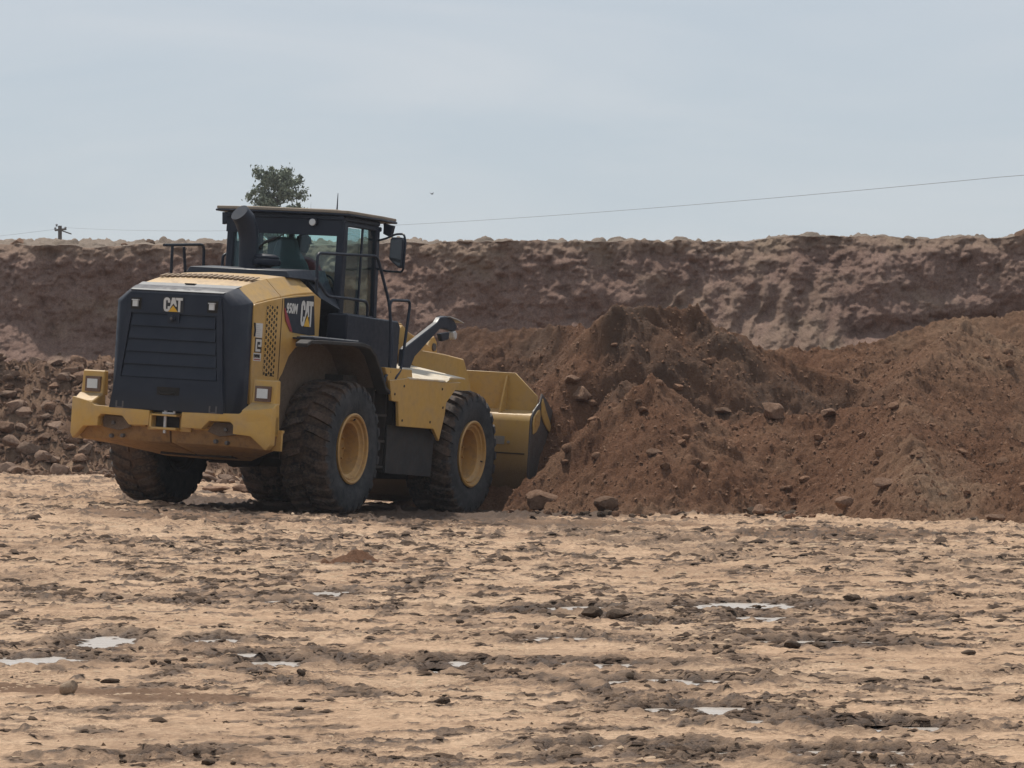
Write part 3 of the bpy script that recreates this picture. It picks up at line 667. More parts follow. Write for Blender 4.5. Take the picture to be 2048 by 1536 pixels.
# --- rear counterweight / bumper, as two mirrored blocks and a hitch between
for s in (-1, 1):
    q = MB()
    def Y(p): return [(s*a_, z) for a_, z in p]
    # main face with the notch for the tie-down
    face = [(.20, 1.065), (.90, 1.085), (.94, 1.12), (1.245, 1.17), (1.245, .76), (1.20, .70), (1.04, .845), (.84, .86), (.84, .955), (.80, .99), (.54, .985), (.45, .89), (.20, .895)]
    q.prism(Y(face), 'x', -2.0, -1.88, .012, seg=2)
    q.box(-1.882, -1.70, min(s*.30, s*1.235), max(s*.30, s*1.235), .88, 1.07, .01)
    q.prism([(-2.0, .995), (-1.78, 1.0), (-1.78, 1.22), (-1.40, 1.22), (-1.40, .9), (-2.0, .9)] if False else [(-2.0, 1.05), (-1.995, 1.13), (-1.76, 1.22), (-1.70, 1.22), (-1.66, .86), (-1.98, .86)], 'y', s*.925, s*1.235, .012)
    q.prism([(-1.76, 1.20), (-1.735, 1.475), (-1.66, 1.475), (-1.64, 1.20)], 'y', s*.925, s*1.215, .012)
    # chamfered lower edge running under
    for v in q.bm.verts:
        k = max(0, min(1, (abs(v.co.y)-.80)/.44)); v.co.x += .12*k*k*(1 if v.co.x < -1.8 else .2)
    cw = part(q, 'counterweight', M_yel, smooth=25)
    q = MB(); q.loft([[(-1.875, s*.01, .93), (-1.875, s*.80, .93), (-1.80, s*1.225, .90), (-1.78, s*1.21, .76), (-1.74, s*1.16, .70), (-1.80, s*.80, .72), (-1.83, s*.01, .72)],
                      [(-1.5, s*.01, .93), (-1.5, s*.80, .93), (-1.5, s*1.22, .90), (-1.5, s*1.20, .76), (-1.5, s*1.10, .69), (-1.35, s*.74, .64), (-1.2, s*.01, .60)],
                      [(-.9, s*.01, .93), (-.9, s*.5, .93), (-.9, s*.6, .90), (-.9, s*.6, .74), (-.9, s*.58, .64), (-.9, s*.55, .56), (-.9, s*.01, .55)]], bev=.006)
    part(q, 'lower_plate', M_low, cw)
    q = MB(); q.prism(Y([(.47, .87), (.55, .975), (.82, .98), (.84, .93), (.83, .85), (.62, .82)]), 'x', -1.882, -1.873, .004); part(q, 'tie_down_pocket', M_pock, cw)  # flat dark plate in place of a shaded recess
    for yy_, zz in ((.58, .765), (.72, .755), (.70, .90)):
        q = MB(); q.lathe([(0, -.022), (.020, -.020), (.024, -.012), (.024, .03)], 'x', 10, (-1.885, s*yy_, zz)); part(q, 'bolt', M_steel, cw)
    q = MB(); q.box(-1.765, -1.735, min(s*.965, s*1.155), max(s*.965, s*1.155), 1.235, 1.405, .004); fr_ = part(q, 'tail_light', M_frm)
    q = MB(); q.box(-1.778, -1.766, min(s*.995, s*1.125), max(s*.995, s*1.125), 1.27, 1.375, .004); part(q, 'lens', M_lens, fr_)
    q = MB(); q.box(-1.66, -1.62, min(s*1.16, s*1.27), max(s*1.16, s*1.27), .70, .90, .006); q.box(-1.67, -1.61, min(s*1.15, s*1.28), max(s*1.15, s*1.28), .90, .93, .004); part(q, 'side_bracket', M_yel, cw)
q = MB(); q.box(-1.89, -1.6, -.27, .27, .85, 1.06, .008); q.prism([(-2.01, .86), (-2.01, .885), (-1.88, .885), (-1.88, .86)], 'y', -.14, .19, .003); q.prism([(-2.01, 1.01), (-2.01, 1.03), (-1.88, 1.03), (-1.88, 1.01)], 'y', -.14, .19, .003)
q.box(-2.01, -1.88, .165, .19, .86, 1.03, .003); hi_ = part(q, 'hitch', M_yel)
q = MB(); q.box(-1.903, -1.898, -.13, .16, .89, 1.005); part(q, 'pocket', M_hole, hi_)
q = MB(); q.tube([(-1.955, .02, .82), (-1.955, .02, 1.07)], .020, 12); q.box(-1.98, -1.93, -.09, .05, 1.035, 1.055, .004); q.tube([(-1.96, -.09, 1.04), (-1.96, -.09, 1.09)], .018, 10); part(q, 'hitch_pin', M_chr, hi_)

# --- engine hood
q = MB()
def hs(x, zs, yc, zt, y=.80):
    return [(x, -y, 1.2), (x, -y, zs), (x, -yc, zt), (x, -yc*.5, zt+.015), (x, yc*.5, zt+.015), (x, yc, zt), (x, y, zs), (x, y, 1.2)]
def hood_part(x0, sec):
    return sec
ya = .795
secs = [hs(-1.62, 2.30, .60, 2.45, ya), hs(-1.50, 2.335, .60, 2.50, ya), hs(-1.3, 2.37, .60, 2.545, ya), hs(-1.1, 2.40, .60, 2.585, ya), hs(-.93, 2.425, .60, 2.61, ya)]
q.loft(secs); hd = part(q, 'engine_hood', M_yel, smooth=20)
q = MB(); q.loft([hs(-.915, 2.427, .60, 2.612, ya), hs(-.6, 2.47, .60, 2.65, ya), hs(-.3, 2.50, .60, 2.675, ya), hs(-.1, 2.515, .58, 2.68, ya), hs(.12, 2.45, .52, 2.62, ya)]); part(q, 'hood_front_section', M_yel, smooth=20)
for s in (-1, 1):
    a0, a1 = s*.800, s*.822
    q = MB(); q.prism([(-1.575, 1.12), (-1.62, 2.28), (-1.60, 2.305), (-1.3, 2.355), (-.93, 2.41), (-.93, 1.45), (-1.0, 1.12)], 'y', a0, a1, .004)
    sp_ = part(q, 'side_panel', M_yel)
    q = MB(); q.prism([(-.915, 1.48), (-.915, 2.41), (-.60, 2.45), (-.1, 2.49), (-.02, 1.95), (-.30, 1.93), (-.50, 1.88), (-.68, 1.76), (-.82, 1.56)], 'y', a0, a1, .004)
    sp2 = part(q, 'side_panel', M_yel)
    # perforated grille: real holes over a near-black sheet that paints in shaded depth
    q = MB(); cw_, ch = .066, .0665; cols = 5; x0 = -1.29
    zc0 = 1.55
    for c_ in range(cols):
        off = 0 if c_ % 2 == 0 else ch/2
        rows = 12 if c_ in (1, 2, 3) else 12
        for r_ in range(rows):
            cx = x0+.0+c_*cw_*.9; cz = zc0+r_*ch+off+c_*.004
            hx, hz = cw_*.45, ch*.5; n = 12; ri = .0205
            out = []; inn = []
            for k in range(n):
                a_ = 2*PI*k/n+PI/12; ca, sa = math.cos(a_), math.sin(a_); m_ = max(abs(ca)/hx, abs(sa)/hz)
                out.append(q.bm.verts.new((cx+ca/m_, s*.826, cz+sa/m_))); inn.append(q.bm.verts.new((cx+ca*ri, s*.826, cz+sa*ri)))
            for k in range(n):
                q.bm.faces.new((out[k], out[(k+1) % n], inn[(k+1) % n], inn[k]))
    part(q, 'perforated_grille', M_yel, sp_, smooth=None)
    q = MB(); q.box(x0-.025, x0+4*cw_*.9+.025, min(s*.8225, s*.824), max(s*.8225, s*.824), zc0-.028, zc0+11.45*ch); part(q, 'grille_backing', M_hole, sp_)
# louvres on top
for k in range(18):
    y = .56-k*.066
    q = MB(); x = -1.13-.05*abs(y)**2
    q.prism([(-.10, -.012), (.10, -.002), (.10, .006), (-.10, .006)], 'y', y-.019, y+.019, 0, Matrix.Translation((x, 0, 2.598+.016*(1-abs(y)/.6))) @ Matrix.Rotation(R(-11), 4, 'Y'))
    o = part(q, 'louvre', M_slot, hd)
# black rear cap: grille door with frame
q = MB()
def gs(x, y0, z0, zs, yc, zt): return [(x, -y0, z0), (x, -y0-.0, zs), (x, -yc, zt), (x, yc, zt), (x, y0, zs), (x, y0, z0)]
q.loft([gs(-1.60, .805, 1.0, 2.315, .61, 2.475), gs(-1.72, .805, 1.02, 2.30, .61, 2.455), gs(-1.84, .765, 1.04, 2.275, .595, 2.42), gs(-1.915, .69, 1.05, 2.255, .58, 2.375)], bev=.012)
rg_ = part(q, 'rear_grille', M_grl, smooth=25)
# top skirt (dusty dark) between grille face and yellow hood
q = MB(); q.loft([[(-1.56, -.62, 2.486), (-1.90, -.575, 2.386), (-1.90, .575, 2.386), (-1.56, .62, 2.486)], [(-1.56, -.62, 2.496), (-1.91, -.575, 2.396), (-1.91, .575, 2.396), (-1.56, .62, 2.496)]]); 
part(q, 'hood_cap', M_hood_black, rg_)
q = MB(); q.box(-1.62, -1.55, -.06, .06, 2.488, 2.50, .002); part(q, 'latch', M_hole, rg_)
# door face: frame ribs, five deep slats
def fx(z): return -1.915-.055*(2.3-z)/1.15      # the face leans: rearwards towards the bottom
def yw(z): return .50+.13*(2.3-z)/1.15
def fslab(q, z0, z1, y0a, y1a, y0b, y1b, t0, t1):
    """slab on the leaning face between z0, z1 (y extents at bottom a and top b), thickness from t0 to t1 outwards"""
    q.loft([[(fx(z0)-t0, y0a, z0), (fx(z0)-t0, y1a, z0), (fx(z1)-t0, y1b, z1), (fx(z1)-t0, y0b, z1)],
            [(fx(z0)-t1, y0a, z0), (fx(z0)-t1, y1a, z0), (fx(z1)-t1, y1b, z1), (fx(z1)-t1, y0b, z1)]])
q = MB(); fslab(q, 1.08, 2.33, -.70, .70, -.56, .56, -.04, .0); part(q, 'grille_door', M_grl, rg_)
q = MB(); fslab(q, 2.14, 2.345, -.60, .60, -.565, .565, .0, .028); part(q, 'door_header', M_grl, rg_)
q = MB(); fslab(q, 1.07, 1.42, -.71, .71, -.66, .66, .0, .026); part(q, 'door_footer', M_grl, rg_)
for s in (-1, 1):
    q = MB(); fslab(q, 1.42, 2.14, s*.60, s*.66, s*.53, s*.60, .0, .026); part(q, 'door_stile', M_grl, rg_)
for k in range(5):
    z0 = 1.43+k*.142; z1 = z0+.128
    q = MB(); w0_, w1_ = yw(z0)-.01, yw(z1)-.01
    q.loft([[(fx(z0)+.012, -w0_, z0), (fx(z0)+.012, w0_, z0), (fx(z1)-.0, w1_, z1), (fx(z1)-.0, -w1_, z1)], [(fx(z0)-.030, -w0_, z0), (fx(z0)-.030, w0_, z0), (fx(z0+.09)-.034, w1_, z0+.095), (fx(z1)-.004, w1_, z1)][:0] or [(fx(z0)-.028, -w0_, z0), (fx(z0)-.028, w0_, z0), (fx(z1)-.004, w1_, z1), (fx(z1)-.004, -w1_, z1)]]); part(q, 'slat', M_grl, rg_)
for k in range(0):
    pass
q = MB(); q.box(-1.992, -1.98, -.15, .13, 1.24, 1.33, .004); q.tube([(-2.0, -.10, 1.27), (-2.02, -.06, 1.255), (-2.02, .06, 1.255), (-2.0, .10, 1.27)], .012, 8); part(q, 'door_handle', M_hole, rg_)
for s in (-1, 1):
    q = MB(); q.box(-2.0, -1.95, s*.58-.05, s*.58-.03, 1.08, 1.15, .003); q.box(-2.0, -1.95, s*.58+.03, s*.58+.05, 1.08, 1.15, .003); q.box(-2.0, -1.96, s*.58-.05, s*.58+.05, 1.07, 1.085, .003); part(q, 'hinge', M_steel, rg_)
    q = MB(); q.box(fx(2.25)-.032, fx(2.25)-.026, s*.475-.065, s*.475+.065, 2.175, 2.305, .004); lb = part(q, 'work_light', M_hole, rg_) if False else part(q, 'work_light', M_hole)
    q = MB(); q.box(fx(2.25)-.062, fx(2.25)-.034, s*.475-.03, s*.475+.03, 2.205, 2.27, .008); q.box(fx(2.25)-.070, fx(2.25)-.034, s*.475-.04, s*.475+.04, 2.272, 2.283); part(q, 'lens', M_lens, lb)
q = MB(); q.box(fx(2.08)-.03, fx(2.08), -.075, .075, 2.04, 2.145, .008); q.lathe([(0, -.085), (.026, -.08), (.032, -.06), (.032, 0)], 'x', 16, (fx(2.08), 0, 2.09)); cm_ = part(q, 'rear_camera', M_blk)
q = MB(); q.lathe([(0, -.092), (.014, -.088), (.018, -.080)], 'x', 12, (fx(2.08), 0, 2.09)); part(q, 'lens', M_steel, cm_)

# lettering --------------------------------------------------------
def letters(name, polys, tris, origin, ux, uz, nrm, sx, sz, parent, matw=M_white, th=.004, back=None):
    """flat raised lettering: polygons in a unit box mapped to origin + u*sx*ux + v*sz*uz"""
    o_, ux, uz, nrm = Vector(origin), Vector(ux), Vector(uz), Vector(nrm)
    def emit(pl, mat, nm, t0):
        q = MB()
        for pts in pl:
            A = [q.bm.verts.new(o_+ux*(u*sx)+uz*(v*sz)+nrm*t0) for u, v in pts]; B = [q.bm.verts.new(o_+ux*(u*sx)+uz*(v*sz)+nrm*(t0+th)) for u, v in pts]
            n = len(pts); q.bm.faces.new(B); [q.bm.faces.new((A[i], A[(i+1) % n], B[(i+1) % n], B[i])) for i in range(n)]
        bmesh.ops.recalc_face_normals(q.bm, faces=q.bm.faces[:])
        return part(q, nm, mat, parent, smooth=None)
    r = emit(polys, matw, name, th)
    if tris: emit(tris, M_tri, 'triangle_mark', th*2.2)
    if back: emit(back, M_ink, 'decal_ground', 0.0)
    return r
Cc = [[(.0, .22), (.0, .80), (.05, .94), (.13, 1), (.22, 1), (.30, .93), (.34, .80), (.34, .64), (.22, .64), (.22, .76), (.195, .82), (.145, .82), (.12, .76), (.12, .22), (.145, .17), (.195, .17), (.22, .22), (.22, .38), (.34, .38), (.34, .22), (.30, .07), (.22, .0), (.13, .0), (.05, .06)]]
Aa = [[(.44, 1), (.60, 1), (.665, .60), (.52, .60), (.375, .60)], [(.375, .60), (.52, .60), (.41, .38), (.345, .38)], [(.52, .60), (.665, .60), (.70, .38), (.63, .38)], [(.345, .38), (.41, .38), (.30, .14), (.29, .0), (.31, .06)]]
Tt = [[(.63, 1), (1.0, 1), (1.0, .82), (.88, .82), (.88, .0), (.77, .0), (.77, .82), (.655, .82)]]
TRI = [[(.27, .0), (.77, .0), (.52, .44)]]
BK = [[(-.04, -.06), (1.04, -.06), (1.04, 1.06), (-.04, 1.06)]]
letters('brand_lettering', Cc+Aa+Tt, TRI, (fx(2.24)-.030, .128, 2.165), (0, -1, 0), (-.05, 0, 1), (-1, 0, 0), .235, .155, rg_, back=BK)
for s in (-1, 1):
    q = MB(); q.prism([(-.885, 2.405), (-.13, 2.475), (-.05, 2.03), (-.20, 2.02), (-.64, 2.035), (-.80, 2.20), (-.87, 2.30)], 'y', s*.823, s*.829, .002); dp = part(q, 'decal_panel', M_blk)
    q = MB(); q.prism([(-.885, 2.30), (-.86, 2.30), (-.74, 2.17), (-.64, 2.04), (-.70, 2.045), (-.83, 2.16)], 'y', s*.8295, s*.832); part(q, 'red_stripe', M_red, dp)
    ox = -.46 if s < 0 else -.15
    letters('brand_lettering', Cc+Aa+Tt, TRI, (ox, s*.829, 2.115), (-s, 0, 0), (.0, 0, 1), (0, s, 0), .31, .29, dp)
def text_mesh(txt, name, mat, parent, M, size, bold=.02, shear=0, sx=1):
    cu = bpy.data.curves.new(name, 'FONT'); cu.body = txt; cu.size = size; cu.offset = bold*size; cu.shear = shear; cu.extrude = .0015; cu.align_x = 'LEFT'
    tmp = bpy.data.objects.new('tmp', cu); COL.objects.link(tmp); dg = bpy.context.evaluated_depsgraph_get()
    me = bpy.data.meshes.new_from_object(tmp.evaluated_get(dg)); bpy.data.objects.remove(tmp); me.materials.clear()
    me.transform(M @ Matrix.Diagonal((sx, 1, 1, 1))); o = link(name, me, mat, parent); return o
MR = Matrix(((1, 0, 0, 0), (0, 0, -1, 0), (0, 1, 0, 0), (0, 0, 0, 1)))    # text facing -y
MRl = Matrix(((-1, 0, 0, 0), (0, 0, 1, 0), (0, 1, 0, 0), (0, 0, 0, 1)))
text_mesh('950M', 'model_number', M_white, dp, Matrix.Translation((-.50, .832, 2.25)) @ MRl, .155, .03, .15, .72)
dps = [o for o in bpy.data.objects if o.name.startswith('decal_panel')]
text_mesh('950M', 'model_number', M_white, dps[0], Matrix.Translation((-.835, -.832, 2.25)) @ MR, .155, .03, .15, .80)
# dealer sticker
SP = [o for o in bpy.data.objects if o.name.startswith('side_panel')][0]
q = MB(); q.box(-1.555, -1.39, -.826, -.823, 1.94, 2.10); st = part(q, 'sticker', M_white, SP, None, 'white sticker with fine grey print')
q = MB()
for k in range(6): q.box(-1.545, -1.44-.012*(k % 3), -.828, -.826, 1.955+k*.022, 1.965+k*.022)
q2 = part(q, 'sticker_print', M_grey, SP, None)
q = MB(); q.box(-1.555, -1.385, -.826, -.823, 1.775, 1.935); part(q, 'sticker', M_ink, SP, None, 'black square sticker with a white angular letter e')
q = MB()
for a0, a1, z0, z1 in ((-1.54, -1.40, 1.893, 1.922), (-1.54, -1.508, 1.785, 1.893), (-1.508, -1.42, 1.785, 1.812), (-1.43, -1.40, 1.838, 1.893), (-1.478, -1.43, 1.838, 1.862)):
    q.box(a0, a1, -.830, -.826, z0, z1)
part(q, 'letter_e', M_white, SP, None)
q = MB(); q.box(-1.575, -1.39, -.826, -.823, 1.68, 1.768); part(q, 'sticker', M_white, SP, None, 'white sticker strip with dark dealer lettering')
text_mesh('EMPIRE', 'dealer_name', M_ink, SP, Matrix.Translation((-1.57, -.829, 1.718)) @ MR, .052, .03, 0, .92)
q = MB(); q.box(-1.56, -1.41, -.829, -.826, 1.692, 1.702); part(q, 'sticker_print', M_red, SP, None)

# --- cowl behind the cab, exhaust stack, air pre-cleaner
q = MB(); q.loft([[(-.46, -.66, 2.655), (-.44, -.62, 2.735), (-.44, .62, 2.735), (-.46, .66, 2.655)], [(.1, -.70, 2.655), (.12, -.62, 2.775), (.12, .62, 2.775), (.1, .70, 2.655)], [(.60, -.74, 2.42), (.60, -.60, 2.79), (.60, .60, 2.79), (.60, .74, 2.42)]], bev=.008); part(q, 'engine_cowl', M_blk)
q = MB(); q.loft([[(.10, -.80, 2.46), (.10, -.62, 2.66), (.10, -.55, 2.3)], [(.60, -.82, 2.35), (.60, -.62, 2.72), (.60, -.5, 2.2)]]); part(q, 'cowl_corner', M_blk)
q = MB(); q.tube([(.10, .14, 2.70), (.09, .15, 3.08), (.06, .16, 3.20), (0, .18, 3.32), (-.08, .21, 3.39)], [.114, .114, .117, .121, .112], 28); 
q.lathe([(.115, 0), (.125, .02), (.115, .05)], 'z', 24, (.10, .14, 2.72)); part(q, 'exhaust_stack', M_blk)
q = MB(); q.lathe([(0, .155), (.10, .15), (.152, .125), (.158, .11), (.15, .10), (.152, .095), (.175, .085), (.178, .05), (.165, .025), (.10, .015), (.07, .0), (.07, -.06), (0, -.06)], 'z', 36, (.18, -.035, 2.785)); part(q, 'air_precleaner', M_blk)

# --- fenders
def arch(path, th):
    out = []
    n = len(path)
    for i in range(n):
        p = Vector(path[i]); d = (Vector(path[min(i+1, n-1)])-Vector(path[max(i-1, 0)])).normalized(); out.append((p.x-d.y*th*-1, p.y-d.x*th))
    return list(path)+out[::-1]
rp = [(-1.36, 1.905), (-1.24, 1.95), (-.95, 1.96), (-.5, 1.965), (.10, 1.975), (.32, 1.95), (.50, 1.86), (.68, 1.68), (.82, 1.50), (.95, 1.45)]
for s in (-1, 1):
    q = MB(); rq = rp if s < 0 else [(-.70, 1.94)]+rp[3:]
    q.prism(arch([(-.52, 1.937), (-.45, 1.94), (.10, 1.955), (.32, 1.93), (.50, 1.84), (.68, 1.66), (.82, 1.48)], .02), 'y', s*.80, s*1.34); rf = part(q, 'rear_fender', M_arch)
    q = MB(); q.prism(arch(rq, .045), 'y', s*1.22, s*1.37, .008); part(q, 'rubber_edge', M_rub, rf)
    q = MB(); q.box(-1.12 if s < 0 else -.6, .22, min(s*1.12, s*1.34), max(s*1.12, s*1.34), 1.966, 1.985, .004); q.box(-.62, .22, min(s*.83, s*1.118), max(s*.83, s*1.118), 1.966, 1.983, .004); part(q, 'tread_plate', M_blk, rf)
    for x0, x1 in (((-1.08, -.72), (-.66, -.28), (-.22, .1)) if s < 0 else ((-.5, -.2), (-.16, .1))):
        q = MB(); q.box(x0, x1, min(s*1.14, s*1.31), max(s*1.14, s*1.31), 1.986, 1.998, .002); part(q, 'grip_strip', M_grey, rf)
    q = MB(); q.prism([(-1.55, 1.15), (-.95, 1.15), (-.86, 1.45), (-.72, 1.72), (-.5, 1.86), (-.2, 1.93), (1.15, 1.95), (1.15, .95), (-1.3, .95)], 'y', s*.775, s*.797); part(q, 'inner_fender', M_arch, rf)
    # front fender: outer plate, sloping top
    q = MB(); q.prism([(.90, 1.575), (1.46, 1.62), (2.56, 1.60), (2.95, 1.62), (2.55, 1.36), (2.52, 1.20), (2.40, .90), (2.22, 1.04), (1.22, 1.05), (1.17, 1.33), (.98, 1.34)], 'y', s*1.33, s*1.37, .006)
    ff = part(q, 'front_fender', M_yel)
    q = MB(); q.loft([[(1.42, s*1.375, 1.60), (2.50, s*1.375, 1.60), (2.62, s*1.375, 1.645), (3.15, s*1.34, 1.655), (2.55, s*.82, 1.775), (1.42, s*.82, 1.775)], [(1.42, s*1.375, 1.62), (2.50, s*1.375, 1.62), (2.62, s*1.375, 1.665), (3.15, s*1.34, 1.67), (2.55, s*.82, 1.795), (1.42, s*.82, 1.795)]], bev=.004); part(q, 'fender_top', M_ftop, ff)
    q = MB(); q.prism([(1.15, .50), (1.15, 1.06), (2.25, 1.05), (2.50, .95), (2.46, .47)], 'y', s*1.24, s*1.26); part(q, 'mud_flap', M_rub, ff)
    q = MB(); q.prism([(1.30, 1.05), (1.30, 1.52), (1.9, 1.58), (2.5, 1.58), (2.5, 1.1)], 'y', s*.62, s*1.25); part(q, 'fender_box', M_under, ff)
# platform step plate, steps and side box under the cab
for s in (-1, 1):
    lo, hi2 = lambda a_, b_: min(s*a_, s*b_), lambda a_, b_: max(s*a_, s*b_)
    q = MB(); q.prism([(.98, 1.46), (.80, 1.72), (1.55, 1.72), (1.62, 1.52), (1.30, 1.44)], 'y', s*1.0, s*1.345, .006); part(q, 'platform_plate', M_yel)
    q = MB(); q.prism([(.30, 1.96), (.30, 2.30), (1.72, 2.28), (1.78, 2.22), (1.75, 1.60), (.98, 1.62), (.70, 1.90)], 'y', s*.80, s*1.06, .015); bx = part(q, 'side_box', M_cab)
    for z in (1.80, 2.02): 
        q = MB(); q.box(.9, 1.755, lo(1.058, 1.066), hi2(1.058, 1.066), z, z+.008); part(q, 'panel_seam', M_blk, bx)
    q = MB()
    for z in (.55, .85, 1.15): q.box(.82, 1.16, lo(1.05, 1.24), hi2(1.05, 1.24), z, z+.03, .004)
    q.box(.80, .83, lo(1.06, 1.22), hi2(1.06, 1.22), .60, 1.50, .003); q.box(1.15, 1.18, lo(1.06, 1.22), hi2(1.06, 1.22), .50, 1.50, .003); part(q, 'step_ladder', M_under)
    q = MB(); q.prism([(.80, .72), (1.0, .72), (1.02, 1.02), (.84, 1.02)], 'y', s*1.06, s*1.14, .006); part(q, 'steering_guard', M_yel)
    q = MB(); q.box(.35, 1.15, lo(.70, 1.03), hi2(.70, 1.03), .62, 1.60, .03); part(q, 'fuel_tank', M_under)

# --- cab
q = MB(); cx0, cx1, cy, z0, zr = .62, 1.60, .80, 2.0, 3.40
q.prism([(cx0, -cy), (cx1, -cy), (2.02, -.56), (2.02, .56), (cx1, cy), (cx0, .71)], 'z', 1.95, 2.32, .01); q.box(cx0-.02, .72, -.80, .71, 2.3, 2.50, .01)
part(q, 'cab_base', M_cab)
posts = [((.66, -.76), (.66, -.76), .055), ((.66, .66), (.66, .66), .05), ((1.60, -.76), (1.55, -.76), .05), ((1.60, .76), (1.55, .76), .05), ((2.0, -.55), (1.95, -.52), .03), ((2.0, .55), (1.95, .52), .03)]
for (xa, ya_), (xb_, yb2), r_ in posts:
    q = MB(); q.loft([[(xa-r_, ya_-r_*.9, 2.3), (xa+r_, ya_-r_*.9, 2.3), (xa+r_, ya_+r_*.9, 2.3), (xa-r_, ya_+r_*.9, 2.3)], [(xb_-r_, yb2-r_*.9, 3.36), (xb_+r_, yb2-r_*.9, 3.36), (xb_+r_, yb2+r_*.9, 3.36), (xb_-r_, yb2+r_*.9, 3.36)]], bev=.012); part(q, 'cab_post', M_cab)
q = MB(); q.box(.60, .66, -.80, .71, 3.20, 3.42, .012); part(q, 'rear_header', M_cab)
for s in (-1, 1):
    q = MB(); q.prism([(.60, -.80), (1.66, -.80), (1.66, -.74), (.60, -.74)] if s < 0 else [(.60, .65), (.60, .71), (1.66, .80), (1.66, .74)], 'z', 3.32, 3.375, .01); part(q, 'side_header', M_cab)
q = MB(); q.prism([(.58, -.80), (1.6, -.80), (2.0, -.55), (2.0, .55), (1.6, .80), (1.2, .78), (.58, .71)], 'z', 3.38, 3.435, .01); part(q, 'ceiling', M_cab)
q = MB(); rf_ = [(.60, -.87), (1.55, -.88), (2.02, -.83), (2.16, -.50), (2.16, .50), (2.02, .83), (1.55, .88), (.60, .87), (.52, .60), (.50, .0), (.52, -.60)]
q.prism(rf_, 'z', 3.437, 3.462, .008); rof = part(q, 'cab_roof', M_cab)
q = MB(); q.prism([(.56+(x-.56)*.995 if False else x*.992+.01, y*.985) for x, y in rf_], 'z', 3.463, 3.498, .012, seg=2); q.prism([(.75, -.62), (1.8, -.62), (1.9, -.4), (1.9, .4), (1.8, .62), (.75, .62)], 'z', 3.499, 3.515, .006); part(q, 'roof_skin', M_roof, rof)
q = MB(); q.prism([(.66, 3.43), (.69, 3.43), (.78, 3.42), (.77, 3.28), (.72, 3.29), (.70, 3.36), (.66, 3.34)], 'x', .60, .66, .004); part(q, 'lamp_bracket', M_cab)
for s in (-1, 1):
    for x, k in ((1.72, .0),):
        q = MB(); q.prism([(s*.80, 3.42), (s*.83, 3.42), (s*.93, 3.40), (s*.90, 3.26), (s*.80, 3.30)], 'x', x-.03, x+.03, .004); q.tube([(x, s*.80, 3.42), (x, s*.89, 3.28)], .02, 8); part(q, 'lamp_bracket', M_cab)
q = MB(); q.tube([(1.38, -.33, 3.50), (1.38, -.33, 3.54), (1.38, -.33, 3.74)], [.022, .010, .004], 8); part(q, 'antenna', M_blk)
q = MB(); q.lathe([(0, -.055), (.040, -.052), (.052, -.045), (.055, 0)], 'x', 20, (.60, -.42, 3.345)); wl = part(q, 'work_light', M_blk)
q = MB(); q.lathe([(0, -.062), (.036, -.060), (.042, -.052)], 'x', 20, (.60, -.42, 3.345)); part(q, 'lens', M_lens, wl)
# panes (thin solid glass)
def pane(pts, parent=ld):
    q = MB(); a_ = [Vector(p) for p in pts]; n_ = (a_[1]-a_[0]).cross(a_[2]-a_[0]).normalized()*.006
    q.loft([[p for p in a_], [p+n_ for p in a_]]); return part(q, 'window_pane', M_glass, parent, None)
pane([(.635, -.72, 2.50), (.635, .62, 2.50), (.635, .62, 3.20), (.635, -.72, 3.20)])
for s in (-1, 1):
    yr = -.775 if s < 0 else .70
    pane([(.71, yr, 2.32), (1.15, s*.765, 2.32), (1.13, s*.765, 3.31), (.71, yr, 3.31)]); pane([(1.18, s*.775, 2.32), (1.56, s*.775, 2.32), (1.51, s*.775, 3.33), (1.16, s*.775, 3.33)])
    pane([(1.64, s*.74, 2.32), (1.98, s*.57, 2.32), (1.94, s*.55, 3.36), (1.60, s*.73, 3.36)])
    q = MB(); q.box(1.145, 1.175, min(s*.77, s*.79), max(s*.77, s*.79), 2.30, 3.34, .004); part(q, 'door_frame', M_cab)
pane([(2.0, -.53, 2.32), (2.0, .53, 2.32), (1.95, .50, 3.36), (1.95, -.50, 3.36)])
q = MB(); q.tube([(.605, .30, 3.0), (.60, .20, 3.09), (.60, .02, 3.16), (.61, -.12, 3.26)], [.012, .014, .009, .007], 8); q.tube([(.60, .20, 3.09), (.60, .05, 3.15)], .018, 8); part(q, 'wiper', M_rub)
# interior
q = MB(); q.loft([[(1.02, -.20, 2.45), (1.02, .28, 2.45), (1.16, .28, 2.42), (1.16, -.20, 2.42)], [(.93, -.20, 2.85), (.93, .29, 2.85), (1.05, .27, 2.85), (1.05, -.18, 2.85)], [(.90, -.10, 3.02), (.90, .25, 3.02), (.99, .23, 3.02), (.99, -.08, 3.02)], [(.90, -.05, 3.17), (.90, .20, 3.17), (.97, .18, 3.17), (.97, -.04, 3.17)]], bev=.03)
q.box(1.02, 1.55, -.24, .28, 2.34, 2.46, .04); q.box(1.15, 1.45, -.15, .20, 1.96, 2.34, .03); part(q, 'seat', M_seat)
q = MB(); q.tube([(1.88, 0, 2.0), (1.72, 0, 2.60)], .05, 10); part(q, 'steering_column', M_cab)
q = MB(); ring = [(1.70+.19*math.cos(2*PI*k/24)*.55, .19*math.sin(2*PI*k/24), 2.63+.19*math.cos(2*PI*k/24)*.83) for k in range(25)]; q.tube(ring, .014, 8); q.tube([(1.70, -.18, 2.63), (1.70, .18, 2.63)], .012, 6); part(q, 'steering_wheel', M_cab)
q = MB(); q.box(1.25, 1.6, -.58, -.36, 2.3, 2.62, .04); part(q, 'console', M_cab)
q = MB(); q.box(1.45, 1.50, .30, .58, 2.75, 3.2, .02); q.box(.75, .85, .42, .72, 2.3, 3.1, .03); part(q, 'cab_cabinet', M_seat)

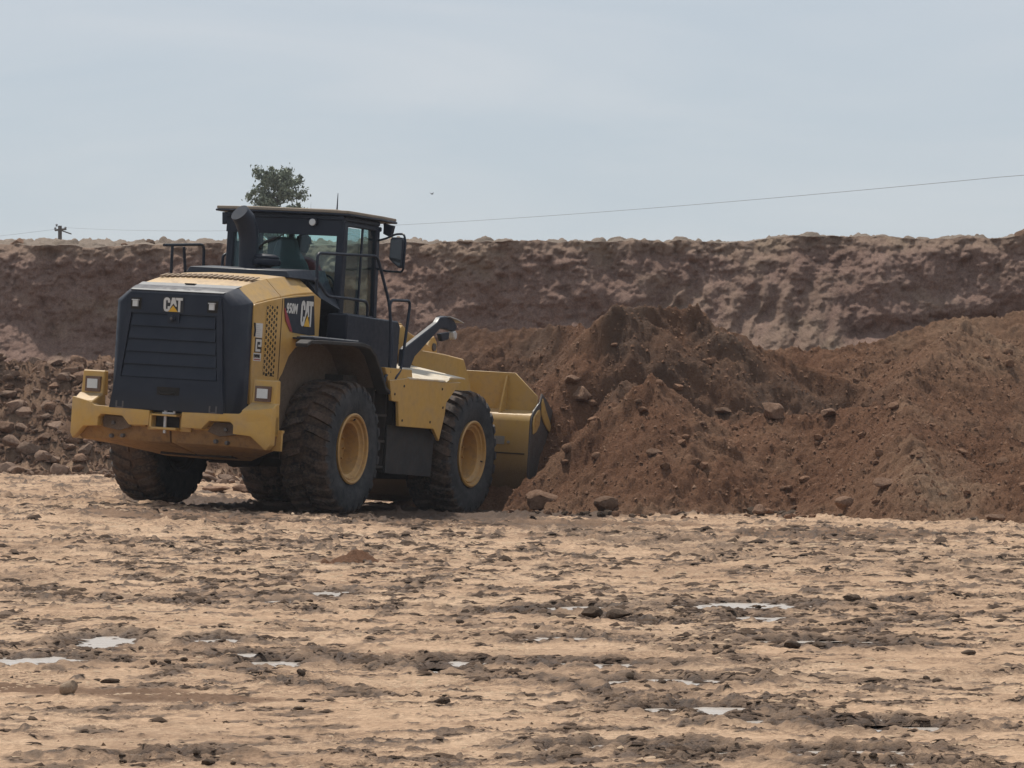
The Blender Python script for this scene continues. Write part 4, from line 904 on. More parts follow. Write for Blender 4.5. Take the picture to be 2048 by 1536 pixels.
# --- handrails and mirrors
rails = [
    [(-.43, -1.0, 2.50), (-.47, -1.0, 2.95), (1.14, -1.0, 3.01), (1.32, -1.1, 2.50), (1.17, -1.22, 2.2), (1.06, -1.3, 1.88), (1.02, -1.3, 1.66), (.82, -1.345, 1.62), (.80, -1.345, 1.55)],
    [(-.47, -1.0, 2.66), (-.14, -1.0, 2.475), (.46, -1.0, 2.48), (.95, -1.0, 2.47), (.99, -1.0, 2.02)],
    [(1.10, -1.345, 1.54), (1.09, -1.345, 1.60), (1.28, -1.33, 1.72), (1.49, -1.3, 2.52), (.91, -1.3, 2.50), (.98, -1.31, 2.0), (.96, -1.33, 1.66)],
    [(.0, 1.2, 2.98), (1.01, 1.2, 3.05), (1.06, 1.2, 2.35)],
    [(.24, 1.2, 2.0), (.21, 1.2, 2.985)],
    [(.75, 1.2, 2.0), (.50, 1.2, 2.99)],
    [(1.50, 1.2, 2.3), (1.52, 1.2, 2.95), (1.58, 1.18, 2.98), (2.05, 1.0, 2.99)],
]
for pts in rails:
    q = MB(); q.tube(pts, .0175, 10, .09); part(q, 'handrail', M_cab)
for s in (-1, 1):
    MX = Matrix.Translation((0, .11, 0)) if s < 0 else Matrix.Translation((2.0, 1.12, 0)) @ Matrix.Rotation(R(62), 4, 'Z') @ Matrix.Translation((-1.25, -1.31, 0))
    q = MB(); q.tube([(1.62, s*.80, 3.19), (1.50, s*1.05, 3.24), (1.42, s*1.20, 3.29), (1.30, s*1.36, 3.29), (1.27, s*1.40, 3.20), (1.25, s*1.40, 2.88), (1.30, s*1.36, 2.845), (1.45, s*1.10, 2.85), (1.62, s*.82, 2.90)], .013, 8, .06); bmesh.ops.transform(q.bm, matrix=MX, verts=q.bm.verts[:]); mr = part(q, 'mirror_arm', M_cab)
    q = MB(); q.prism([(s*1.22, 2.99), (s*1.225, 3.22), (s*1.25, 3.245), (s*1.37, 3.245), (s*1.39, 3.22), (s*1.39, 2.92), (s*1.375, 2.885), (s*1.345, 2.89), (s*1.25, 2.96)], 'x', 1.22, 1.29, .014, seg=2); bmesh.ops.transform(q.bm, matrix=MX, verts=q.bm.verts[:]); mi = part(q, 'mirror', M_blk)
    q = MB(); q.prism([(s*1.235, 2.995), (s*1.24, 3.21), (s*1.38, 3.225), (s*1.378, 2.92), (s*1.35, 2.91), (s*1.26, 2.97)], 'x', 1.212, 1.219, .0); bmesh.ops.transform(q.bm, matrix=MX, verts=q.bm.verts[:]); part(q, 'mirror_glass', M_mir, mi)
# --- front work-light bracket, right and left
for s in (-1, 1):
    q = MB(); q.prism([(1.98, 1.60), (1.98, 1.96), (2.06, 2.0), (2.90, 2.32), (2.98, 2.385), (3.12, 2.405), (3.40, 2.37), (3.50, 2.30), (3.48, 2.25), (3.36, 2.235), (3.14, 2.25), (3.0, 2.25), (2.30, 1.88), (2.20, 1.76), (2.16, 1.60)], 'y', s*.965, s*1.035, .01)
    ab = part(q, 'lamp_arm', M_blk)
    q = MB(); q.prism([(3.20, 2.400), (3.40, 2.378), (3.62, 2.345), (3.62, 2.353), (3.38, 2.392), (3.20, 2.41)], 'y', s*.93, s*1.07); part(q, 'lamp_hood', M_grey, ab)
    q = MB(); q.prism([(3.36, 2.225), (3.43, 2.245), (3.48, 2.22), (3.48, 2.16), (3.44, 2.13), (3.39, 2.16)], 'y', s*.97, s*1.05, .01); part(q, 'headlight', M_lens, ab)
    q = MB(); q.prism([(3.02, 2.19), (3.30, 2.22), (3.28, 2.13), (3.1, 2.10)], 'y', s*.97, s*1.03, .01); part(q, 'lamp_bracket', M_blk, ab)

for s in (-1, 1):
    for x, z in ((1.30, 1.12), (2.1, 1.12), (2.45, 1.30), (1.05, 1.42), (1.30, 1.52), (2.4, 1.52)):
        q = MB(); q.lathe([(0, -.008), (.014, -.006), (.016, 0)], 'y', 8, (0, 0, 0)); o = part(q, 'bolt', M_under); o.location = (x, s*1.372, z); o.rotation_euler = (0, 0, 0 if s < 0 else PI)
    q = MB(); q.box(-.925, -.918, min(s*.8225, s*.8245), max(s*.8225, s*.8245), 1.5, 2.40); part(q, 'panel_gap', M_hole)
q = MB(); q.tube([(-1.585, -.83, 1.95), (-1.592, -.838, 2.02), (-1.60, -.83, 2.1)], .010, 6); part(q, 'latch', M_blk)

# ------------------------------------------------------------------ the operator in the cab
def skinned(name, verts, edges, rad, mat, parent=None, sub=2):
    me = bpy.data.meshes.new(name); me.from_pydata([Vector(v) for v in verts], edges, []); me.update()
    ob = bpy.data.objects.new('tmp', me); COL.objects.link(ob)
    md = ob.modifiers.new('s', 'SKIN'); md.use_smooth_shade = True
    for i, r_ in enumerate(rad):
        sv = me.skin_vertices[0].data[i]; sv.radius = (r_, r_) if not isinstance(r_, tuple) else r_; sv.use_root = (i == 0)
    m2 = ob.modifiers.new('d', 'SUBSURF'); m2.levels = sub; m2.render_levels = sub
    dg = bpy.context.evaluated_depsgraph_get(); me2 = bpy.data.meshes.new_from_object(ob.evaluated_get(dg)); bpy.data.objects.remove(ob)
    me2.name = name; me2.materials.clear(); o = link(name, me2, mat, parent); me2.polygons.foreach_set('use_smooth', [True]*len(me2.polygons)); return o
V = [(1.20,.02,2.52), (1.16,.02,2.70), (1.16,.02,2.86), (1.19,.02,2.96), (1.21,.02,3.02), (1.235,.01,3.09), (1.235,.01,3.15)]
Ed = [(0,1),(1,2),(2,3),(3,4),(4,5),(5,6)]; Ra = [.135,.125,.13,.065,.055,.082,.080]
def lim(chain, rads, start):
    global V, Ed, Ra
    p = start
    for v, r_ in zip(chain, rads): V.append(v); Ra.append(r_); Ed.append((p, len(V)-1)); p = len(V)-1
    return p
for s in (-1, 1):
    lim([(1.16,.02+s*.15,2.89), (1.18,.02+s*.20,2.86), (1.31,.02+s*.26,2.66), (1.54,.02+s*.19,2.70), (1.62,.02+s*.165,2.72)], [.065,.055,.045,.032,.03], 2)
    lim([(1.26,.02+s*.11,2.50), (1.64,.02+s*.15,2.52), (1.74,.02+s*.15,2.14), (1.78,.02+s*.15,2.08), (1.88,.02+s*.15,2.05)], [.095,.065,.05,.045,.035], 0)
lim([(1.322, -.005, 3.105)], [.014], 5)
person = skinned('person', V, Ed, Ra, M_skin); person.matrix_world = LM
tag(person, 'loader operator in red shirt and dark cap seated in the glass cab', 'person')
V, Ed, Ra = [(1.20,.02,2.50), (1.16,.02,2.70), (1.16,.02,2.87), (1.185,.02,2.95)], [(0,1),(1,2),(2,3)], [.15,.14,.145,.075]
for s in (-1, 1): lim([(1.16,.02+s*.15,2.89), (1.18,.02+s*.205,2.86), (1.27,.02+s*.245,2.72)], [.075,.068,.06], 2)
sh = skinned('shirt', V, Ed, Ra, M_shirt, person)
V, Ed, Ra = [(1.20,.02,2.49)], [], [.15]
for s in (-1, 1): lim([(1.26,.02+s*.11,2.50), (1.64,.02+s*.15,2.52), (1.73,.02+s*.15,2.16)], [.105,.078,.062], 0)
skinned('trousers', V, Ed, Ra, M_jean, person)
q = MB(); q.lathe([(0, .09), (.05, .08), (.082, .04), (.088, 0), (.08, -.05), (.06, -.085), (0, -.09)], 'z', 20, (1.205, .01, 3.10)); part(q, 'hair', M_hair, person)
q = MB(); q.lathe([(0, .105), (.05, .098), (.082, .07), (.096, .02), (.098, -.01), (.09, -.01)], 'z', 24, (1.235, .01, 3.13)); q.prism([(1.29, -.075), (1.37, -.065), (1.405, -.01), (1.37, .05), (1.29, .085)], 'z', 3.125, 3.135, .003)
part(q, 'cap', M_capm, person)
for s in (-1, 1):
    q = MB()
    for k in range(4): q.tube([(1.625, .02+s*(.15+.012*k), 2.73-.012*k), (1.675, .02+s*(.158+.013*k), 2.745-.018*k), (1.70+.004*k, .02+s*(.16+.012*k), 2.715-.016*k), (1.685, .02+s*(.155+.012*k), 2.69-.014*k)], .0095, 6)
    q.tube([(1.62, .02+s*.145, 2.71), (1.65, .02+s*.125, 2.70), (1.685, .02+s*.135, 2.69)], .011, 6); part(q, 'hand', M_skin, person)
    q = MB(); q.lathe([(0, -.012), (.012, -.006), (.02, 0), (.014, .008), (0, .01)], 'y', 10, (1.22, .01+s*.086, 3.095)); part(q, 'ear', M_skin, person)
    q = MB(); q.lathe([(0, -.010), (.010, 0), (0, .010)], 'x', 8, (1.308, .01+s*.030, 3.118)); part(q, 'eye', M_white, person)

# ------------------------------------------------------------------ stones and clods
def rock_mesh(seed, sub=3, ang=.5, flat_=1.0):
    rng = np.random.default_rng(seed); bm = bmesh.new(); bmesh.ops.create_icosphere(bm, subdivisions=sub, radius=1)
    co = np.array([v.co[:] for v in bm.verts])
    for k in range(int(7+6*ang)):           # plane cuts give broken facets
        n_ = rng.normal(size=3); n_ /= np.linalg.norm(n_); d_ = rng.uniform(.52, .85); t_ = co@n_; co = co-np.outer(np.clip(t_-d_, 0, None)*.93, n_)
    for k in range(3):
        n_ = rng.normal(size=3)*2.2*(1.7**k); ph = rng.uniform(0, 6.28); co = co*(1+(.05/(1+k))*np.sin(co@n_+ph))[:, None]
    co = co+rng.normal(size=co.shape)*(.016 if ang > .35 else .055)
    co *= np.array([1, rng.uniform(.65, .95), rng.uniform(.5, .85)*flat_])
    for v, c in zip(bm.verts, co): v.co = c
    me = bpy.data.meshes.new('rock'); bm.to_mesh(me); bm.free()
    me.polygons.foreach_set('use_smooth', [True]*len(me.polygons)); me.set_sharp_from_angle(angle=R(28)); return me
def bank_of(mat, n, seed, **kw):
    out = []
    for i in range(n):
        me = rock_mesh(seed+i, **kw); me.materials.append(mat); out.append(me)
    return out
RB = bank_of(M_rock, 9, 100, ang=.7); RG = bank_of(M_rock2, 8, 200, ang=1); RC = bank_of(M_clod, 7, 300, ang=.3, sub=2, flat_=.9)
RS = bank_of(M_pclod, 7, 400, ang=.7, sub=2); RS2 = bank_of(M_rock2, 6, 500, ang=.9, sub=2)
def put(me, name, x, y, z, r, sq=1.0, rot=None):
    o = bpy.data.objects.new(name, me); COL.objects.link(o)
    o.location = (x, y, z); o.scale = (r, r, r*sq); o.rotation_euler = rot or (random.uniform(-.3, .3), random.uniform(-.3, .3), random.uniform(0, 6.28)); return o
def hit(px, py, d0=16, d1=66, n=900):
    D = np.linspace(d0, d1, n); z = CAMZ-(py-768)/F*D; h = height((px-1024)/F*D, D)
    k = np.argmax(z < h) if (z < h).any() else n-1
    return ((px-1024)/F*D[k], D[k], h[k])
RPALE = rock_mesh(781, ang=1.6, sub=3); RPALE.materials.append(M_pale)
NAMED = [  # px, py of the base, width in px, mesh, squash, label, category
    (1084, 1018, 62, RB[0], .85, 'largest tan brown boulder at the foot of the heap beside the bucket', 'boulder'),
    (1216, 1020, 46, RB[1], .8, 'rounded brown boulder at the heap foot, second from the bucket', 'boulder'),
    (1518, 1032, 34, RB[2], .9, 'upright brown boulder among lumps at the middle of the heap foot', 'boulder'),
    (1772, 982, 46, RB[3], .7, 'smooth oval boulder half buried on the fan slope low right', 'boulder'),
    (1988, 1044, 40, RB[4], .8, 'brown boulder at the heap foot near the right edge of the view', 'boulder'),
    (1560, 676, 52, RB[5], .75, 'dark domed boulder on the crest of the long ridge', 'boulder'),
    (1446, 832, 38, RB[6], .8, 'rounded clod at the base of the steep cut face', 'boulder'),
    (1545, 838, 44, RB[7], 1.15, 'pointed slab leaning at the base of the steep cut face', 'boulder'),
    (1655, 832, 38, RB[8], .7, 'block at the right end of the ledge below the cut face', 'boulder'),
    (1162, 806, 46, RB[2], 1.0, 'pale broken block in the dug slope right of the bucket corner', 'boulder'),
    (1146, 772, 40, RB[5], .8, 'brown lump above the pale block in the dug slope', 'boulder'),
    (1310, 912, 30, RB[3], .7, 'flat stone on the front of the small cone heap', 'boulder'),
    (1693, 1014, 38, RB[1], .8, 'brown boulder left of the fan slope near the heap foot', 'boulder'),
    (1350, 1030, 30, RB[6], .8, 'small boulder between the cone heap foot and the upright boulder', 'boulder'),
    (138, 1390, 46, RPALE, .95, 'angular tan rock lying alone on the mud at lower left', 'rock'),
    (884, 1409, 30, RC[0], .8, 'dark lump with pale top alone on the mud, bottom centre left', 'mud clod'),
    (1186, 1236, 44, RC[1], 1.0, 'left one of two big dark clods on the wet tyre track', 'mud clod'),
    (1238, 1240, 46, RC[2], .9, 'right one of two big dark clods on the wet tyre track', 'mud clod'),
    (394, 1512, 18, RC[3], 1.1, 'upper of two small dark clods near the bottom edge', 'mud clod'),
    (416, 1530, 24, RC[4], .7, 'lower of two small dark clods near the bottom edge', 'mud clod'),
    (595, 1420, 24, RC[5], .4, 'flat dark chip lying on the pale mud', 'mud clod'),
    (218, 1368, 34, RC[6], .5, 'low dark clod just right of the angular tan rock', 'mud clod'),
    (1938, 1312, 26, RC[0], .7, 'small dark clod alone at the right, beyond the long rut', 'mud clod'),
    (1703, 1203, 36, RC[2], .8, 'dark clod heaped on the far end of the wet track', 'mud clod'),
    (1584, 1298, 30, RC[4], .8, 'left one of two dark clods on the long right rut', 'mud clod'),
    (1638, 1298, 30, RC[1], .7, 'right one of two dark clods on the long right rut', 'mud clod'),
    (434, 984, 54, RB[4], .42, 'flat brown slab on the ground behind the rear wheels', 'rock'),
    (486, 984, 40, RB[7], .55, 'brown lump right of the flat slab behind the rear wheels', 'rock'),
    (56, 912, 50, RG[3], .8, 'biggest rock of the rubble at the left edge', 'rock'),
    (108, 1206-280, 30, RG[5], .8, 'second biggest rubble rock, low and left of the loader', 'rock'),
]
for px, py, wpx, me, sq, lab, cat in NAMED:
    x, y, z = hit(px, py); r_ = wpx/F*y/2*1.25
    o = put(me, 'mud_clod' if 'clod' in cat else ('boulder' if cat == 'boulder' else 'rock'), x, y+r_*.3, z+r_*.40*sq, r_, sq, (0, 0, random.uniform(0, 6)))
    tag(o, lab, cat)
# stones on top of the bank
def bank_top(x): return float(lip(np.array([x]))[0])
for px, py, wpx, D, me, sq, lab in ((36, 498, 46, 69.9, RB[3], 1.0, 'blocky brown boulder on the bank top at the far left'), (300, 494, 32, 70.2, RG[4], 1.3, 'pointed brown rock on the bank top left of the cab'),
        (249, 496, 26, 70.0, RB[6], .9, 'low dark rock on the bank top left of the pointed rock'), (2046, 478, 40, 67.0, RB[0], 1.1, 'dark boulder on the bank top cut by the right edge of the view')):
    x, y, z = wp(px, py, D); tag(put(me, 'boulder', x, y, z+.05, wpx/F*D/2, sq, (0, 0, 1.1)), lab, 'boulder')
def where(x, y, z, r_, kind):
    big = 'fist sized' if r_ < .06 else ('small' if r_ < .10 else ('medium' if r_ < .15 else 'large'))
    if kind == 'rubble':
        h = 'at the foot of' if z < .55 else ('halfway up' if z < 1.1 else 'high on')
        p = 'by the left edge' if x < -8.2 else ('well left of bumper' if x < -7.6 else ('just left of bumper' if x < -6.9 else 'behind the yellow bumper'))
        return f'{big} angular rock {h} the rubble slope, {p}'
    if kind == 'under':
        p = 'left of the rear wheel gap' if x < -4.9 else ('in the middle of the gap' if x < -4.1 else 'at the right of the gap')
        return f'{big} rock in rubble under the loader, {p}'
    p = 'beside the bucket' if x < 1.0 else ('below the small cone' if x < 2.4 else ('below the cut face' if x < 3.9 else ('left of the pale fan' if x < 4.6 else ('on the pale fan' if x < 5.3 else 'at the right end'))))
    if kind == 'low':
        h = 'low on the heap' if z < .35 else ('a third up the heap' if z < .8 else 'halfway up the heap')
        return f'{big} brown earth clod {h}, {p}'
    if kind == 'high': return f'{big} brown clod high on the heap, ' + ('near its left peak' if x < 2.4 else ('on the long ridge' if x < 4.4 else 'on the right hand slope'))
    return f'{big} brown lump on flat ground before the heap, {p}'
def scatter(n, xr, yr, rr, meshes, name, lab, cat, grp, kind, keep=None, sink=.2, zf=None):
    rng = np.random.default_rng(len(lab)+n); N_ = n*6; x = rng.uniform(*xr, N_); y = rng.uniform(*yr, N_)
    if keep is not None: k = keep(x, y); x, y = x[k], y[k]
    x, y = x[:n], y[:n]; z = height(x, y) if zf is None else zf(x, y)
    for i in range(len(x)):
        r_ = rr[0]+(rr[1]-rr[0])*rng.uniform()**2.2
        o = put(meshes[rng.integers(len(meshes))], name, x[i], y[i], z[i]+r_*.45-r_*sink, r_, rng.uniform(.7, 1.05)); tag(o, where(x[i], y[i], z[i], r_, kind), cat, grp)
tal_k = lambda x, y: (y > 63.0) & (y < 66.6)
scatter(280, (-9.2, -5.7), (62.9, 66.5), (.05, .22), RG+RS2+RB, 'rock', 'angular brown rock in the rubble slope under the bank left of the loader', 'rock', 'rubble rocks at the foot of the bank', 'rubble')
scatter(60, (-5.9, -3.0), (60.5, 64.5), (.06, .20), RG+RS2, 'rock', 'small rock in the rubble seen under the loader between its rear wheels', 'rock', 'rubble rocks seen under the loader', 'under')
def on_pile(x, y): return (pile_fn(x, y) > base_ground(x, y)+.03)
scatter(170, (-.2, 7.2), (47.0, 53.0), (.03, .10), RS, 'clod', 'brown earth clod lying loose on the lower slope of the heap', 'clod', 'clods on the lower slope of the heap', 'low', keep=on_pile)
scatter(60, (0.4, 7.5), (52.5, 57.5), (.03, .09), RS, 'clod', 'brown earth clod on the upper slope or crest of the heap', 'clod', 'clods on the upper slope of the heap', 'high', keep=on_pile)
scatter(70, (-.3, 6.6), (46.8, 50.2), (.03, .10), RS+RC, 'clod', 'brown lump on the flat ground just in front of the heap foot', 'clod', 'lumps in front of the heap foot', 'front', keep=lambda x, y: (pile_fn(x, y) < base_ground(x, y)+.02) & (pile_fn(x, y) > base_ground(x, y)-.7))
pts = []
rng = np.random.default_rng(5); cx, cy_ = [], []
for tp, w_, wt, rl in TR:
    if rl < .5: continue
    for k in range(11):
        i = rng.integers(len(tp)-1); t_ = rng.uniform(); cx.append(tp[i][0]+(tp[i+1][0]-tp[i][0])*t_+rng.normal()*w_*.3); cy_.append(tp[i][1]+(tp[i+1][1]-tp[i][1])*t_+rng.normal()*w_*.9)
cx, cy_ = np.array(cx), np.array(cy_); cz = height(cx, cy_)
for x, y, z in zip(cx, cy_, cz):
    r_ = rng.uniform(.010, .035)*min(1.5, y/22); tag(put(RC[rng.integers(7)], 'mud_clod', x, y, z+r_*.2, r_, .8), ('larger' if r_ > .03 else ('middling' if r_ > .02 else 'small'))+' dark wet clod along the tyre tracks, '+('near' if y < 22 else ('middle' if y < 29 else 'far'))+' ground, '+('left side' if x/y < -.05 else ('centre' if x/y < .04 else 'right side')), 'mud clod', 'dark clods along the tyre tracks')
# churned mud: thousands of small sharp-edged lumps, dark where it is wet and pale where it has dried
rng = np.random.default_rng(31)
def mudlumps(n, want_wet, r0, r1, mat, name, seed):
    y = 15.5*(48/15.5)**rng.uniform(size=n); x = rng.uniform(-1, 1, n)*(.128*y+.15)
    z, w_, t_ = ground_fn(x, y, True)
    cl = fbm(x*.6, y*.8, .45, 4, 411)+.6*fbm(x, y, 2.2, 2, 413)
    if want_wet: k = (w_*1.15+.30*cl) > rng.uniform(.36, 1.0, n)
    else: k = (cl+.2 > rng.uniform(-.1, 1.0, n)) & (w_ < .5)
    k &= z > -.034; x, y, z = x[k], y[k], z[k]; n = len(x); s_ = np.clip((y/25)**1.25, .42, 1.6)
    b_ = np.array([(1, -.1, -.25), (.45, .7, -.25), (-.55, .65, -.25), (-1, -.15, -.25), (-.3, -.75, -.25), (.5, -.65, -.25), (.35, .05, .62), (-.35, .0, .50)])
    f_ = np.array([(0,1,6),(1,2,7),(1,7,6),(2,3,7),(3,4,7),(4,5,6),(4,6,7),(5,0,6)])
    r_ = (r0+(r1-r0)*rng.uniform(size=n)**2.6)*s_; th = rng.normal(0, .5, n)
    p = b_[None]*(1+.32*rng.normal(size=(n, 8, 3)))*np.stack([r_*rng.uniform(1.0, 2.8, n), r_, r_*rng.uniform(.35, .8, n)], 1)[:, None, :]
    c_, q_ = np.cos(th)[:, None], np.sin(th)[:, None]
    P = np.stack([p[..., 0]*c_-p[..., 1]*q_+x[:, None], p[..., 0]*q_+p[..., 1]*c_+y[:, None], p[..., 2]+z[:, None]], -1).reshape(-1, 3)
    Fc = (f_[None]+8*np.arange(n)[:, None, None]).reshape(-1, 3)
    me = bpy.data.meshes.new(name); me.vertices.add(len(P)); me.vertices.foreach_set('co', P.astype(np.float32).ravel())
    me.loops.add(len(Fc)*3); me.loops.foreach_set('vertex_index', Fc.astype(np.int32).ravel()); me.polygons.add(len(Fc)); me.polygons.foreach_set('loop_start', np.arange(0, len(Fc)*3, 3, dtype=np.int32))
    me.update(); me.validate(); tag(link(name, me, mat), kind='stuff')
mudlumps(76000, True, .007, .030, M_dclod, 'wet_mud_lumps', 1)
mudlumps(36000, False, .006, .022, M_tclod, 'dry_mud_lumps', 2)
# fine crumbs everywhere: one stuff mesh
rng = np.random.default_rng(11); M_ = 3500
yy_ = 16+32*rng.uniform(size=M_)**1.3; xx_ = rng.uniform(-1, 1, M_)*(.135*yy_+.2); cl_ = fbm(xx_, yy_, 1.6, 3, 401); k = cl_ > rng.uniform(-.5, .5, M_); xx_, yy_ = xx_[k], yy_[k]; zz_ = height(xx_, yy_)
def crumb_mesh(name, X, Y, Z, r0, r1, mat, seed):
    rng = np.random.default_rng(seed); n = len(X); b_ = np.array([(1,0,0),(-.5,.87,0),(-.5,-.87,0),(.3,.2,.9),(-.4,-.1,.6)])
    f_ = [(0,1,3),(1,4,3),(1,2,4),(2,0,3),(2,3,4)]; vs2 = []; fs2 = []
    rr = r0+(r1-r0)*rng.uniform(size=n)**2.5
    for i in range(n):
        th = rng.uniform(0, 6.28); c_, s_ = math.cos(th), math.sin(th); p = b_*rr[i]*(1+.3*rng.normal(size=b_.shape)); p = np.stack([p[:, 0]*c_-p[:, 1]*s_, p[:, 0]*s_+p[:, 1]*c_, p[:, 2]], 1)+np.array([X[i], Y[i], Z[i]-rr[i]*.1])
        vs2 += p.tolist(); fs2 += [tuple(j+5*i for j in f) for f in f_]
    me = bpy.data.meshes.new(name); me.from_pydata(vs2, [], fs2); return link(name, me, mat)
tag(crumb_mesh('soil_crumbs', xx_, yy_, zz_, .003, .013, M_crumb, 1), kind='stuff')
X_ = rng.uniform(-.6, 8, 20000); Y_ = rng.uniform(46.5, 57.5, 20000); k = on_pile(X_, Y_); X_, Y_ = X_[k], Y_[k]
tag(crumb_mesh('earth_crumbs', X_, Y_, height(X_, Y_), .008, .035, M_pclod, 2), kind='stuff')
X_ = rng.uniform(-9.3, -2.6, 7000); Y_ = rng.uniform(62.8, 66.6, 7000)
tag(crumb_mesh('rubble_fines', X_, Y_, height(X_, Y_), .015, .07, M_rock, 3), kind='stuff')
# the small mound on the flat ground
mx_, my_ = gp(716, 1124)
xs = np.linspace(-1.3, 1.3, 120); Ym, Xm = np.meshgrid(np.linspace(-1.2, 1.2, 90), xs, indexing='ij')
rr_ = np.hypot(Xm, Ym*1.05); Hm = .115-.50*rr_+.03*fbm(Xm, Ym, .35, 4, 501)+clods(Xm, Ym, .12, .5, 503)*.12*.6+clods(Xm, Ym, .05, .5, 505)*.05*.6
o = grid_mesh('dirt_mound', Xm+mx_, Ym+my_, np.maximum(Hm, -.12)+height(Xm+mx_, Ym+my_).reshape(Xm.shape)*.0+base_ground(Xm+mx_, Ym+my_), M_pile, {'tone': np.zeros(Xm.shape)})
tag(o, 'small low mound of loose brown dirt alone on the pale mud', 'dirt mound')

# ------------------------------------------------------------------ far things: tree, pole, wire, bird
m, t, b = newmat('leaves'); M_leaf = m; g_ = N(t, 'ShaderNodeTexCoord').outputs['Object']
c = ramp(t, noise(t, g_, 3.0, 4), [(.35, (.10, .125, .08)), (.5, (.16, .185, .12)), (.68, (.26, .29, .20))]); t.links.new(c, b.inputs['Base Color']); b.inputs['Roughness'].default_value = .7
M_bark = flat('bark', (.10, .085, .07), .9); M_wood = flat('pole_wood', (.11, .09, .075), .9); M_wire = flat('wire_metal', (.25, .25, .25), .6)
rng = np.random.default_rng(21)
def tree(px, D, top_py, halfw_px, zb, lab, n_l, seed, parent_name='tree'):
    rng = np.random.default_rng(seed); x0 = (px-1024)/F*D; zt_ = CAMZ-(top_py-768)/F*D; H = zt_-zb; hw = halfw_px/F*D
    t_ = empty(parent_name, (x0, D, zb)); tag(t_, lab, 'tree' if n_l > 500 else 'shrub')
    q = MB(); tips = []
    q.tube([(0, 0, -.3), (.05*hw, .02, H*.3), (-.04*hw, 0, H*.6), (0, 0, H*.93)], [.045*hw, .035*hw, .02*hw, .006*hw] if False else .06*hw, 8, taper=.008*hw)
    for k in range(46 if n_l > 500 else 8):
        f_ = rng.uniform(.28, .97); z0 = H*f_; ang = rng.uniform(0, 6.28)
        L_ = hw*(1.05*(1-((f_-.55)/.50)**2)**.5 if abs(f_-.55) < .5 else .15)*rng.uniform(.45, 1.12)+.10*hw
        p0 = Vector((0, 0, z0*.96)); up = rng.uniform(.15, .55)
        p1 = p0+Vector((math.cos(ang)*L_*.55, math.sin(ang)*L_*.55, L_*up*.6)); p2 = p0+Vector((math.cos(ang)*L_, math.sin(ang)*L_, L_*up+rng.uniform(-.05, .12)*hw))
        q.tube([p0, p1, p2], .020*hw, 5, taper=.004*hw); tips += [(p1, .15*hw), (p2, .17*hw), (p1.lerp(p2, .5), .17*hw)]
        if rng.uniform() < .4: p3 = p2+Vector((rng.normal()*.08, rng.normal()*.08, rng.uniform(.1, .28)))*hw; q.tube([p2, p3], .005*hw, 4, taper=.002*hw); tips.append((p3, .05*hw))
    for k in range(5): q.tube([(0, 0, H*.9), (rng.normal()*.12*hw, rng.normal()*.1*hw, H*(.97+.03*k/5))], .006*hw, 4, taper=.002*hw)
    q.done('trunk', M_bark, t_)
    vs2, fs2 = [], []
    for i in range(n_l):
        c_, r_ = tips[rng.integers(len(tips))]; p = np.array(c_)+rng.normal(size=3)*r_*.62; a_ = rng.normal(size=3); a_ /= np.linalg.norm(a_); b_ = np.cross(a_, rng.normal(size=3)); b_ /= np.linalg.norm(b_); s_ = hw*rng.uniform(.034, .068)
        j = len(vs2); vs2 += [(p+a_*s_*1.5).tolist(), (p+b_*s_*.6).tolist(), (p-a_*s_*1.5).tolist(), (p-b_*s_*.6).tolist()]; fs2.append((j, j+1, j+2, j+3))
    me = bpy.data.meshes.new('crown'); me.from_pydata(vs2, [], fs2); link('crown', me, M_leaf, t_)
    return t_
tree(555, 150, 338, 56, 4.0, 'grey green bushy tree standing beyond the bank behind the cab roof', 13000, 3)
tree(622, 151, 400, 10, 4.0, 'thin leafy shoot just right of the bushy tree above the cab roof', 130, 4, 'shrub')
pl = empty('utility_pole', (*wp(120, 450, 150)[:2], 3.9)); tag(pl, 'short wooden utility pole with crossarm beyond the bank at far left', 'utility pole')
q = MB(); q.tube([(0, 0, -.5), (0, 0, 3.22)], .085, 10, taper=.07); q.done('pole', M_wood, pl)
q = MB(); q.box(-.03, .03, -.6, .6, -.035, .035, .004, Matrix.Translation((0.02, 0, 3.08)) @ Matrix.Rotation(R(24), 4, 'Z')); q.done('crossarm', M_wood, pl)
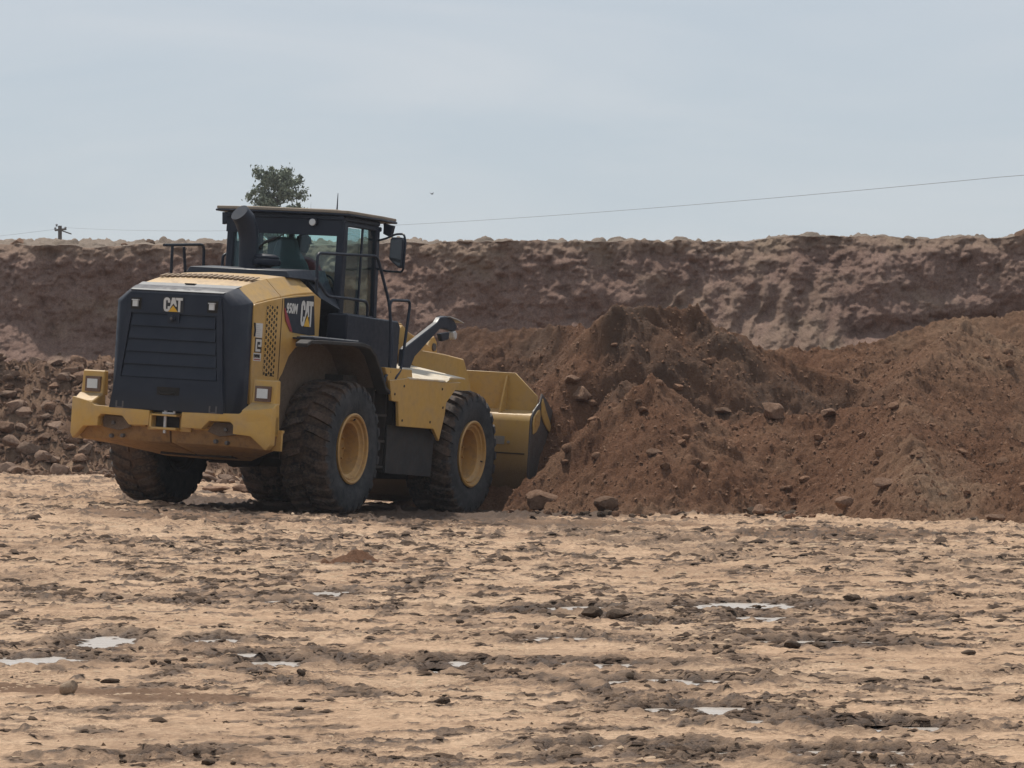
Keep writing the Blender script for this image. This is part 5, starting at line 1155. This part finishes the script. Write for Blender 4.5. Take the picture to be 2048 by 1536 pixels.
q = MB(); q.tube([(.02, -.1, 3.06), (.42, -.1, 2.92)], .025, 6); q.done('brace', M_wood, pl)
for dx, dz in ((-.17, 3.1), (-.12, 3.22), (.2, 3.12)): 
    q = MB(); q.lathe([(0, .07), (.03, .06), (.045, .03), (.03, .0), (.04, -.03), (0, -.03)], 'z', 8, (dx, 0, dz)); q.done('insulator', M_wire, pl)
def wire(A, B, t1, sag, r_, lab, t0=0):
    q = MB(); P_ = []
    for k in range(41):
        u = t0+(t1-t0)*k/40; P_.append(Vector(A)*(1-u)+Vector(B)*u-Vector((0, 0, 4*sag*u*(1-u) if u < 1 else -4*sag*u*(u-1)*.3)))
    q.tube(P_, r_, 6); tag(q.done('overhead_wire', M_wire), lab, 'wire')
wire((-16.1, 150, 7.06), (6.73, 55, 4.2), 1.2, .37, 0.0036, 'thin overhead wire rising across the sky from the far pole to the right')
wire((-16.3, 150, 7.0), (-40, 150, 5.6), 1.0, .4, .004, 'faint wire running down leftwards from the far pole')
q = MB(); x, y, z = wp(864, 388, 200); q.lathe([(0, -.09), (.018, -.06), (.026, 0), (.016, .06), (0, .10)], 'x', 8)
for s in (-1, 1): q.prism([(-.03, 0), (.03, 0), (.015, s*.12), (-.03, s*.17)], 'z', .0, .008, 0, Matrix.Rotation(s*R(22), 4, 'X'))
o = q.done('bird', M_ink, loc=(x, y, z)); o.rotation_euler = (0, 0, .7); tag(o, 'tiny dark bird high in the sky right of the cab', 'bird')

# thin haze over the whole place
q = MB(); q.box(-410, 410, -110, 510, -4, 11); hz = q.done('haze', None, smooth=None); tag(hz, kind='stuff')
m = bpy.data.materials.new('haze_air'); m.use_nodes = True; t = m.node_tree; t.nodes.clear()
pv = N(t, 'ShaderNodeVolumePrincipled'); pv.inputs['Density'].default_value = .0003; pv.inputs['Color'].default_value = (.88, .92, 1, 1); pv.inputs['Anisotropy'].default_value = .3
t.links.new(pv.outputs[0], N(t, 'ShaderNodeOutputMaterial').inputs['Volume']); hz.data.materials.append(m)
